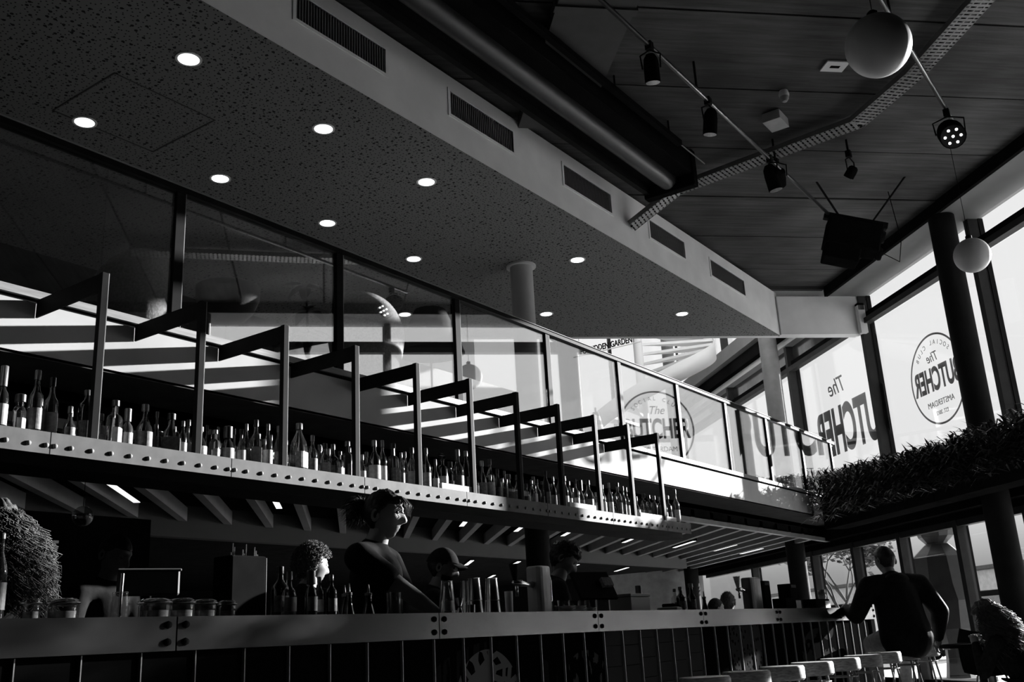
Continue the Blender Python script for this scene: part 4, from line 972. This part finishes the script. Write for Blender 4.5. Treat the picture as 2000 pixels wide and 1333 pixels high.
    if sleeve=='jacket': J['belly']=(J['belly'][0],tuple(v*1.28 for v in J['belly'][1])); J['pelvis']=(J['pelvis'][0],tuple(v*1.28 for v in J['pelvis'][1]))
    nb=J['neckbase']; J['neckbase']=(nb[0]+Vector((0,0,-.015)),.078)
    part('jacket' if sleeve=='jacket' else ('t_shirt' if sleeve=='short' else 'sweater'),grow(ks,ad,ed),shirt or teem)
    J['neckbase']=nb
    ks=['pelvis','hpL','hpR','thL','thR','knL','knR','caL','caR','anL','anR']
    J.update({k_:JT[k_] for k_ in ks})
    part('trousers',grow(ks,.016,E_),pants or fabricd)
    for n_ in 'LR':
        an=J['an'+n_][0]; mb=MB(); mb.tube([an+Vector((-.06,0,-.045)),an+Vector((0,0,-.03)),an+Vector((.08,0,-.05)),an+Vector((.16,0,-.06)),an+Vector((.19,0,-.062))],[.03,.048,.043,.038,.02],12)
        part('shoe',mb.mesh('shoe'),blackm)
    if sleeve=='jacket':
        c=J['neckbase'][0]; mb=MB()
        mb.lathe([(.085,-.02),(.10,.02),(.088,.06),(.075,.055),(.08,.0)],c,20); part('collar',mb.mesh('collar'),shirt)
        if hoodie: part('hood',MB().sphere(c+Vector((-.07,0,.0)),.105,20,12,(.75,1.1,.6)).mesh('hood'),shirt)
    hmt=hairmat or hairm; rr=random.Random(hash(round(x*100))%999)
    if hair in('short','crop','quiff','bun'):
        amp={'short':.006,'crop':.002,'quiff':.008,'bun':.004}[hair]; gr={'short':.009,'crop':.0035,'quiff':.010,'bun':.008}[hair]
        f=lambda d: amp*(noise.noise(Vector((d.x*7,d.y*16,d.z*9)))*1.5)+(.018*sm(.2,.8,d.z)*sm(-.2,.6,d.x) if hair=='quiff' else 0)+(0 if hairline(d) else -.012)
        part('hair',headmb(gr,lambda d:hairline((d[0],d[1],d[2]+.08)),f,72,54).mesh('hair'),hmt)
    def strands(n_,L_,r_,curly,region,name='hair',rad0=1.0,rt=.0016):
        mb=MB()
        for _ in range(n_):
            while True:
                d=Vector((rr.gauss(0,1),rr.gauss(0,1),rr.gauss(0,1))).normalized()
                if region(d): break
            p=headpt(d,.004); dirv=(p.normalized()+Vector((rr.uniform(-.4,.4),rr.uniform(-.4,.4),rr.uniform(-.3,.4)))).normalized(); pts=[p]; ax=dirv.orthogonal().normalized(); bx_=dirv.cross(ax); ph=rr.uniform(0,6.28)
            n2=7
            for i in range(1,n2):
                u=i/n2; base=p+dirv*L_*u*rr.uniform(.9,1.1)-ZZ*curly[1]*u*u; pts.append(base+(ax*math.cos(ph+u*curly[2])+bx_*math.sin(ph+u*curly[2]))*curly[0])
            mb.tube(pts,[rt,rt,rt,rt,rt*.8,rt*.6,rt*.3],3)
        part(name,mb.mesh('hair'),hmt,'stuff')
    if hair=='short': strands(260,.022,.001,(.003,0,5),lambda d:hairline(d))
    if hair=='quiff': strands(260,.03,.001,(.003,0,5),lambda d:hairline(d) and d.z>.2)
    if hair=='curly':
        part('hair',headmb(.016,lambda d:hairline((d[0],d[1],d[2]+.05)),lambda d:.012*noise.noise(d*9)+(0 if hairline(d) else -.02),72,54).mesh('hair'),hmt)
        strands(900,.045,.001,(.009,0,9),hairline,rt=.0022)
    if hair=='bun':
        b=MB().sphere((-.118,0,.045),.036,18,12,(1.1,1,1)); part('hair',b.mesh('hair'),hmt)
        dd=Vector((-.118,0,.045)); mb=MB()
        for _ in range(260):
            d=Vector((rr.gauss(0,1),rr.gauss(0,1),rr.gauss(0,1))).normalized(); p=dd+d*.03; e2=(d+Vector((-.5,0,-.4))).normalized(); pts=[p,p+e2*.02+Vector((0,rr.uniform(-.01,.01),0)),p+e2*.045+Vector((0,0,-.01)),p+e2*.055+Vector((rr.uniform(-.02,.0),rr.uniform(-.02,.02),-.03))]; mb.tube(pts,[.0016,.0014,.001,.0005],3)
        for _ in range(70):
            y_=rr.uniform(-.05,.05); pts=[Vector((.07,y_,.09)),Vector((.10,y_*1.1,.085)),Vector((.115+rr.uniform(0,.02),y_*1.2,.05)),Vector((.11+rr.uniform(0,.02),y_*1.25,.01+rr.uniform(-.02,.02)))]; mb.tube(pts,[.0014,.0014,.001,.0005],3)
        part('hair',mb.mesh('hair'),hmt,'stuff')
    if hair=='long':
        part('hair',headmb(.028,lambda d:hairline((d[0],d[1],d[2]+.15)),lambda d:.016*noise.noise(d*6),72,54).mesh('hair'),hmt)
        mb=MB()
        for _ in range(1500):
            a=rr.uniform(R(70),R(290)); z0=rr.uniform(-.02,.12); d=Vector((math.cos(a),math.sin(a),z0*6)).normalized(); p=headpt(d,.03); out=Vector((math.cos(a),math.sin(a),0)); L_=rr.uniform(.16,.34); ph=rr.uniform(0,6.28); w_=rr.uniform(.03,.09); pts=[]
            for i in range(9): u=i/8; pts.append(p+out*w_*math.sin(min(1,u*1.3)*PI*.5)+Vector((-.02*u,0,-L_*u))+Vector((math.cos(ph+u*17),math.sin(ph+u*17),0))*(.010+.018*u))
            mb.tube(pts,[.0018]*8+[.0008],3)
        part('hair',mb.mesh('hair'),hmt,'stuff')
    if cap:
        mb=headmb(.014,lambda d:d[2]>.30 or (d[2]>.12 and d[0]<.2),None,48,40); part('cap',mb.mesh('cap'),fabricd)
        vs=[];fs=[]
        for i in range(9):
            a=R(-48)+R(96)*i/8
            for rr_,zz in ((.085,.055),(.115,.052),(.165,.035)): vs+= [(rr_*math.cos(a)*1.0,rr_*math.sin(a)*.85,zz-.03*abs(math.sin(a))+.0),(rr_*math.cos(a),rr_*math.sin(a)*.85,zz-.03*abs(math.sin(a))-.004)]
        for i in range(8):
            for j in range(2):
                a=i*6+j*2; b=a+6; fs+=[(a,a+2,b+2,b),(a+1,b+1,b+3,a+3)]
            fs.append((i*6+4,i*6+5,i*6+11,i*6+10))
        part('cap',MB().add(vs,fs).mesh('peak'),fabricd)
        part('beard',headmb(.006,lambda d:d[2]<-.38 and d[0]>.05 and not(abs(d[1])<.35 and -.62<d[2]<-.42 and d[0]>.6),lambda d:.005*noise.noise(d*20),64,60).mesh('beard'),hairm)
    return g_
def az(deg): return R(deg)
person('tall barman with hair tied back in a dark fitted t-shirt, standing nearest the bar middle',3.99,3.72,.845,az(-68),skin,'bun',hairm,teem,'short',None,R(6),R(4),(.34,.18,1.10),(.40,-.10,1.08),bulk=1.08)
person('young man in a grey t-shirt looking down at the till screen, far left behind bar',3.56,5.55,.775,az(-78),skind,'crop',hairm,teeg,'long',None,R(8),R(22),(.22,.20,.98),(.2,-.25,.95),.03)
person('curly-haired man seen from behind with a lit ear, left of the tall barman',4.27,4.55,.64,az(-5),skin,'curly',hairb,teeg,'short',None,R(-12),R(4))
person('bearded man in a peaked cap holding a glass, right of the tall barman',4.98,4.2,.615,az(-50),skind,'crop',hairm,fabricd,'short',None,R(0),R(14),(.30,.10,1.17),(.32,-.10,1.15),.06,cap=True)
person('dark-haired man with swept-back hair bending his head behind the beer tap',5.93,3.93,.68,az(-48),skind,'quiff',hairm,fabricd,'short',None,R(-4),R(34),(.34,.16,1.10),(.34,-.16,1.10),.10)
person('woman with long curly sunlit hair at the left edge, behind the bar',1.90,3.62,.60,az(128),skin,'long',hairb,fabricd,'short',None,0,R(4))
person('broad man in a dark hooded jacket sitting at the bar end, back turned',9.2,2.40,.6,az(42),skind,'crop',hairm,jacketm,'jacket',denim,R(8),R(10),(.38,.34,1.12),(.12,-.36,.84),.12,True,-.235,hoodie=True,scale=.97,bulk=1.22)
person('woman with light-streaked hair seated at a table, lower right corner',9.3,1.48,.1,az(75),skin,'long',hairb,fabricd,'long',None,R(10),R(10),(.40,.15,.80),(.42,-.1,.80),.25,True,-.72,scale=.92)
person('distant seated guest seen over the right part of the bar, nearest the wall',11.15,5.05,.3,az(-30),skin,'crop',hairm,fabricd,'long',None,0,0,None,None,0,True,-.50,scale=.95)
person('distant seated guest in pale hooded top below the second beer tap',12.05,5.25,.4,az(20),skin,'short',hairb,teeg,'jacket',None,0,R(20),None,None,0,True,-.50,hoodie=True,scale=1.05)

# ================= STOOLS, TABLE =================
def stool(x,y,lab):
    s_=empty('bar_stool',(x,y,FL)); tag(s_,lab,'stool','bar stools in front of the bar')
    MB().lathe([(.13,.64),(.142,.652),(.142,.715),(.135,.727)],seg=28).build('seat',seatwood,s_,auto=True)
    for k_ in range(4):
        a=PI/4+PI/2*k_; c,d_=math.cos(a),math.sin(a); MB().tube([(.10*c,.10*d_,.64),(.215*c,.215*d_,0)],.008,6).build('leg',postm,s_)
    MB().tube([(.186*math.cos(2*PI*k_/24),.186*math.sin(2*PI*k_/24),.17) for k_ in range(25)],.006,6).build('foot_ring',postm,s_)
    MB().tube([(.112*math.cos(2*PI*k_/24),.112*math.sin(2*PI*k_/24),.60) for k_ in range(25)],.005,6).build('under_ring',postm,s_)
st_l=['leftmost bar stool, only its wooden seat rim in view','second bar stool from the left by the leopard print','third bar stool from the left at the picture bottom','fourth bar stool from the left with a sunlit seat edge','fifth bar stool from the left with a sunlit seat edge','sixth bar stool from the left, two before the sitting man','seventh bar stool from the left, just before the sitting man','eighth bar stool under the sitting man\'s near side','bar stool the man in the dark jacket sits on','last bar stool at the right, beyond the sitting man']
for x,lb in zip((4.6,5.2,5.77,6.34,6.90,7.49,8.04,8.58,9.2,9.85),st_l): stool(x,2.45,lb)
tb=empty('cafe_table',(9.75,1.95,FL)); tag(tb,'small dark cafe table beside the woman at lower right','table')
MB().lathe([(.34,.71),(.35,.73),(.34,.74)],seg=32).build('table_top',blackm,tb,auto=True); MB().lathe([(.03,.03),(.03,.71)],seg=16).build('pedestal',blacksteel,tb,auto=True); MB().lathe([(.22,0),(.22,.02),(.03,.03)],seg=24).build('base',blacksteel,tb,auto=True)
np_=empty('crumpled_napkin',(9.72,1.8,FL+.741)); tag(np_,'crumpled white napkin on the cafe table','napkin')
mb=MB().sphere((0,0,.04),.05,14,9,(1.3,1,.8)); mb.v=[tuple(Vector(v)*(1+.35*noise.noise(Vector(v)*40))) for v in mb.v]; mb.v=[(a,b,max(0,c)) for a,b,c in mb.v]; mb.build('napkin_folds',white,np_)
def shellchair(x,y,rz,lab):
    c=empty('cafe_chair',(x,y,FL),rz); tag(c,lab,'chair','dark shell chairs by the windows')
    vs=[];fs=[];n_=16
    for j,(zz,xx,w_) in enumerate(((.44,.20,.20),(.43,0,.23),(.46,-.18,.24),(.56,-.25,.25),(.70,-.28,.25),(.82,-.30,.21))):
        for i in range(n_+1): u=-1+2*i/n_; vs.append((xx+.10*u*u*(1 if j>1 else .0),w_*u,zz+.04*u*u))
    for j in range(5):
        for i in range(n_): a=j*(n_+1)+i; fs.append((a,a+1,a+n_+2,a+n_+1))
    o=MB().add(vs,fs).build('shell',blackm,c,True); so=o.modifiers.new('thick','SOLIDIFY'); so.thickness=.012
    for sx_ in (-1,1):
        for sy_ in (-1,1): MB().tube([(sx_*.12,sy_*.12,.43),(sx_*.2,sy_*.21,0)],.009,6).build('leg',postm,c)
shellchair(10.6,2.05,R(190),'dark shell chair between the sitting man and the window')
shellchair(9.3,1.46,R(75),'dark chair at the lower right corner under the seated woman')
shellchair(11.1,5.05,R(-30),'dark chair of the distant guest beyond the bar'); shellchair(12.0,5.25,R(20),'dark chair of the distant hooded guest')
# ================= COUNTER ITEMS =================
CT=FL+1.0985
def kil(x,y,h,r_,lab):
    j=empty('storage_jar',(x,y,CT)); tag(j,lab,'jar','clip-top jars on the left of the bar')
    MB().lathe([(r_*.9,0),(r_,.006),(r_,h*.68),(r_*.9,h*.76)],seg=24).build('glass_body',gotd,j,auto=True)
    MB().lathe([(r_*.82,.008),(r_*.86,h*.45)],seg=20).build('contents',mat('jar_contents',.3,.7,var=.6,scale=40),j,auto=True)
    MB().lathe([(r_*.98,h*.78),(r_*1.05,h*.82),(r_*1.05,h*.9),(r_*.8,h)],seg=24).build('lid',gotd,j,auto=True)
    MB().tube([(r_*1.07*math.cos(2*PI*k_/20),r_*1.07*math.sin(2*PI*k_/20),h*.8) for k_ in range(21)],.0025,5).build('wire_clip',chrome,j)
for a in ((1.744,.073,.028,'smallest clip-top jar beside the tall bottle at far left'),(1.85,.073,.050,'wide clip-top jar second from the left end'),(2.195,.074,.054,'wide clip-top jar in front of the young man'),(2.306,.075,.045,'clip-top jar third from the right of the jar row'),(2.406,.072,.043,'clip-top jar second from the right of the jar row'),(2.509,.068,.033,'small clip-top jar at the right end of the jar row')): kil(a[0],3.10,a[1],a[2],a[3])
for i,(x,l) in enumerate(((1.97,'low clip-top jar behind the row, left of the till screen'),(2.36,'low clip-top jar behind the row with a steel lid'))): kil(x,3.3,.085,.045,l)
jp=empty('straw_jar',(2.07,3.12,CT)); tag(jp,'ribbed glass jar holding bar tools, left of the clip-top jars','jar')
MB().lathe([(.028,0),(.03,.005),(.03,.06),(.026,.07),(.027,.08),(.025,.085),(.027,.09),(.026,.097)],seg=20).build('glass_body',gotd,jp,auto=True); MB().tube([(0,0,.01),(.004,0,.16)],.006,8).build('bar_tool',chrome,jp)
def ctb(x,y,h,r_,ty,gm,lm,cm,lab,grp='bottles standing on the bar'): return bottle(x,y,CT,h,r_,ty,gm,lm,cm,lab,grp,.2)
ctb(1.63,3.10,.272,.026,'wine',gotd,labg,capm,'tall clear bottle at the far left end of the bar',None)
ctb(2.815,3.10,.183,.030,'squat',gotd,labw,capm,'clear bottle with a long oval label, left of the curly-haired man')
ctb(2.875,3.22,.215,.036,'tall',gotk,labg,capk,'large dark bottle in front of the curly-haired man')
ctb(2.935,3.10,.19,.026,'fat',gotk,labg,capk,'dark stout bottle with a thick neck in front of the curly-haired man')
ctb(3.0,3.12,.167,.021,'tall',gotm,labw,capm,'slim brown bottle with a white label beside the dashers')
for x,h_,l in ((3.05,.175,'dark hot sauce bottle left of the dashers'),): ctb(x,3.10,h_,.024,'tall',gotk,labg,capm,l)
for x,y,h_,r_,l in ((3.105,3.16,.144,.022,'leftmost dasher bottle with a pointed pourer'),(3.155,3.10,.142,.024,'second dasher bottle with a pointed pourer'),(3.20,3.17,.14,.024,'third dasher bottle, half behind the second'),(3.275,3.10,.14,.028,'rightmost dasher bottle in front of the tall barman')): ctb(x,y,h_,r_,'dash',gotk,labg,capm,l,'dasher bottles on the bar')
ctb(3.818,3.10,.155,.028,'soda',gotd,labw,capm,'small clear soda bottle in front of the man in the cap')
gl_=empty('drinking_glass',(3.66,3.3,CT)); tag(gl_,'faceted glass held near the man in the cap','glass')
MB().lathe([(.03,0),(.035,.01),(.036,.12),(.034,.12),(.033,.012)],seg=12).build('tumbler',gotd,gl_,auto=True)
jg=empty('jigger',(3.913,3.1,CT)); tag(jg,'small steel double-cone jigger beside the soda bottle','bar tool'); MB().lathe([(.021,0),(.008,.04),(.024,.083)],seg=20).build('cup',chrome,jg,auto=True)
MB().lathe([(.009,.036),(.009,.044)],seg=14).build('collar',blacksteel,jg,auto=True)
def tin(x,y,h,r_,lab):
    t_=empty('shaker_tin',(x,y,CT)); tag(t_,lab,'shaker','steel shaker tins on the bar')
    MB().lathe([(r_*1.25,0),(r_*1.05,h*.38),(r_*1.12,h*.385),(r_*1.0,.41*h)],seg=24).build('lower_tin',chrome,t_,auto=True)
    MB().lathe([(r_*1.08,h*.41),(r_*.86,h*.97),(r_*.92,h)],seg=24).build('upper_tin',chrome,t_,auto=True)
tin(4.10,3.15,.185,.036,'left front stack of tall steel shaker tins'); tin(4.04,3.28,.18,.036,'left rear stack of tall steel shaker tins, behind the front one')
tin(4.25,3.15,.187,.036,'right front stack of tall steel shaker tins'); tin(4.23,3.30,.185,.036,'right rear stack of tall steel shaker tins, behind the front one')
for x,y,h_,r_,l in ((4.005,3.1,.05,.02,'short steel cup left of the shaker stacks'),(4.37,3.13,.12,.022,'slim white tube cup right of the shaker stacks'),(4.33,3.22,.14,.018,'thin steel beaker between shakers and beer tap')):
    c=empty('bar_cup',(x,y,CT)); tag(c,l,'cup','cups by the shakers'); MB().lathe([(r_*.9,0),(r_,h_*.98),(r_*1.02,h_)],seg=18).build('cup_wall',white if 'white' in l else chrome,c,auto=True); MB().lathe([(r_*.93,h_-.004),(r_*.93,h_-.001)],seg=18).build('mouth',blackm,c,auto=True)
def tap(x,y,w_,h_,lab,slabm,hx):
    t_=empty('beer_tap',(x,y,CT)); tag(t_,lab,'beer tap','beer taps on the bar')
    mb=MB(); n_=20; vs=[]
    pts=[]
    for k_ in range(n_): a=2*PI*k_/n_; pts.append((w_*math.copysign(abs(math.cos(a))**.6,math.cos(a)),.055*math.copysign(abs(math.sin(a))**.6,math.sin(a))))
    MB().prism(pts,0,h_).build('tower',slabm,t_,bevel=.012)
    MB().tube([(-w_,0,h_*.62),(-w_-.07,-.01,h_*.62),(-w_-.12,-.01,h_*.64),(-w_-.2,-.01,h_*.64)],[.02,.012,.018,.014],12).build('spout_arm',chrome,t_,True)
    MB().tube([(-w_-.17,-.01,h_*.62),(-w_-.17,-.01,h_*.38)],.009,10).build('spout',chrome,t_,True)
    MB().tube([(-w_-.18,-.01,h_*.66),(-w_-.185,-.01,h_*.85),(-w_-.19,-.01,h_*1.02)],[.010,.02,.028],10).build('tap_handle',blacksteel if hx else labw,t_,True)
    MB().tube([(w_,0,h_*.8),(w_+.035,0,h_*.84),(w_+.05,0,h_*.7),(w_+.05,0,h_*.3),(w_,0,h_*.25)],.010,10).build('gauge_tube',chrome,t_,True)
tap(4.87,3.27,.068,.275,'pale beer tap tower with a chrome arm and dark handle, mid bar',mat('pale_enamel',.45,.3),1)
tap(8.02,3.27,.12,.27,'far beer tap tower with a light handle, right part of the bar',mat('tap_grey',.12,.3),0)
for i,(x,y,l) in enumerate(((5.05,3.2,'leftmost white cup stack right of the pale beer tap'),(5.17,3.2,'middle white cup stack right of the pale beer tap'),(5.28,3.2,'right white cup stack right of the pale beer tap'))):
    c=empty('saucer_stack',(x,y,CT)); tag(c,l,'saucers','saucer stacks on the bar')
    for j in range(4 if i<2 else 3): MB().lathe([(.025,.012*j),(.047,.012*j+.008),(.05,.012*j+.012)],seg=22).build('saucer',white,c,auto=True)
for x,y,l in ((5.08,3.32,'clear tumbler left behind the saucers'),(5.2,3.32,'clear tumbler second behind the saucers'),(5.31,3.32,'clear tumbler third behind the saucers'),(5.40,3.25,'clear tumbler at the right end by the saucers')):
    c=empty('drinking_glass',(x,y,CT)); tag(c,l,'glass','tumblers by the saucers'); MB().lathe([(.034,0),(.038,.004),(.042,.085),(.040,.085),(.036,.008)],seg=20).build('tumbler',gotd,c,auto=True)
ti=empty('till_screen',(5.62,3.35,CT),R(-20)); tag(ti,'dark angled till screen on a stand, right of the saucers','till')
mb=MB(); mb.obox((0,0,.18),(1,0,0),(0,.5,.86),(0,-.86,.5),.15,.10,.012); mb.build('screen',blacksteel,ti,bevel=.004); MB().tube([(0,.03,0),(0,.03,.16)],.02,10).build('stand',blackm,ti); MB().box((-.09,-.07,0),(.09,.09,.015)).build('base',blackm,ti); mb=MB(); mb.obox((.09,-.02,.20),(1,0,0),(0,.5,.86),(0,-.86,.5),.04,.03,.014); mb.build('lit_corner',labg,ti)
bx_=empty('counter_box',(5.95,3.28,CT)); tag(bx_,'grey lidded box right of the till screen','box'); MB().box((-.13,-.08,0),(.13,.08,.105)).build('body',slatm,bx_,bevel=.006); MB().box((-.135,-.085,.106),(.135,.085,.125)).build('lid',slatm,bx_,bevel=.004)
cc=empty('condiment_caddy',(6.16,3.3,CT)); tag(cc,'small pale card holder between grey box and flat device','caddy'); MB().box((-.05,-.03,0),(.05,.03,.10)).build('holder',slatm,cc); MB().box((-.04,-.035,.02),(.04,-.031,.07)).build('card',labw,cc)
fd=empty('card_terminal',(6.36,3.2,CT),.3); tag(fd,'flat dark card terminal lying left of the right-hand bottles','card terminal'); MB().box((-.11,-.07,0),(.11,.07,.035)).build('body',slatm,fd,bevel=.01); MB().box((-.02,-.04,.035),(.09,.05,.06)).build('handset',blackm,fd,bevel=.008)
for x,y,h_,r_,ty,gm,l in ((6.40,3.45,.20,.033,'fat',gotk,'dark stout bottle leftmost of the right-hand bar group'),(6.55,3.2,.175,.034,'tall',gotk,'dark bottle second of the right-hand bar group'),(6.66,3.3,.17,.030,'tall',gotd,'clear bottle third of the right-hand bar group'),(6.72,3.2,.20,.030,'thin',gotk,'slim dark pourer bottle in the right-hand bar group'),(6.82,3.25,.16,.024,'dash',gotm,'dasher bottle in the right-hand bar group'),(6.93,3.2,.15,.026,'dash',gotk,'dasher bottle at the right end of the right-hand bar group')): ctb(x,y,h_,r_,ty,gm,labg,capm,l,'bottles on the right of the bar')
def dbox(x,y,wx,wy,h_,lab,pale):
    c=empty('menu_box',(x,y,CT)); tag(c,lab,'box','dark boxes near the far tap'); MB().box((-wx,-wy,0),(wx,wy,h_)).build('body',blackm,c,bevel=.005)
    if pale: MB().box((wx*.3,-wy-.004,.01),(wx,-wy,h_*.8)).build('pale_side',slatm,c)
    else: MB().box((-wx*.8,-wy-.004,h_*.85),(wx*.8,-wy,h_*.95)).build('edge',blacksteel,c)
dbox(8.42,3.35,.07,.06,.255,'tall dark box just right of the far beer tap',False); dbox(8.38,3.12,.17,.06,.095,'low dark tray box in front of the tall dark box',True)
dbox(9.05,3.35,.08,.06,.24,'tall dark menu box left of the dark column',False); dbox(9.12,3.12,.19,.06,.09,'low dark box with pale side, left of the wine glass',True)
c=empty('drinking_glass',(9.55,3.2,CT)); tag(c,'stemmed glass near the right end of the bar, before the dark column','glass')
MB().lathe([(.035,0),(.033,.004),(.005,.01),(.005,.08),(.03,.10),(.042,.14),(.034,.185),(.032,.185),(.04,.14),(.026,.104)],seg=22).build('goblet',gotd,c,auto=True)
# back-of-bar things at left
mo=empty('till_screen',(3.12,4.46,FL+.9),R(-20)); tag(mo,'pale-edged till monitor seen from behind, in front of the young man','monitor')
MB().box((-.155,0,.38),(.155,.03,.51)).build('back_shell',mat('monitor_grey',.12,.45),mo,bevel=.012); MB().box((-.16,-.006,.50),(.16,.034,.515)).build('top_edge',mat('monitor_grey',.12),mo,bevel=.006); MB().tube([(0,.05,0),(0,.05,.42)],.025,12).build('stand',blackm,mo); MB().box((-.1,-.03,0),(.1,.13,.012)).build('base',blackm,mo)
cm=empty('coffee_machine',(3.82,4.58,FL+.9)); tag(cm,'tall dark machine with small glinting parts on top, behind the bottles','coffee machine')
MB().box((-.14,-.06,0),(.11,.1,.61)).build('body',blackm,cm,bevel=.01); MB().box((.111,-.06,.2),(.114,-.055,.6)).build('edge_strip',chrome,cm)
for i in range(9): MB().tube([(-.13+.028*i,-.04+.02*(i%3),.611),(-.13+.028*i,-.04+.02*(i%3),.625+.018*((i*7)%4))],.004,6).build('top_knob',chrome,cm)
ob=empty('glass_bauble',(3.06,5.0,.775)); tag(ob,'small round glass bauble hanging at far left under the slats','ornament'); MB().sphere((0,0,0),.055,24,14).build('ball',gotd,ob,True); MB().tube([(0,0,.055),(0,0,.83)],.002,5).build('string',blackm,ob)
MB().lathe([(.02,-.01),(.025,0),(.02,.01)],(0,0,0),14).build('core',labg,ob,auto=True)
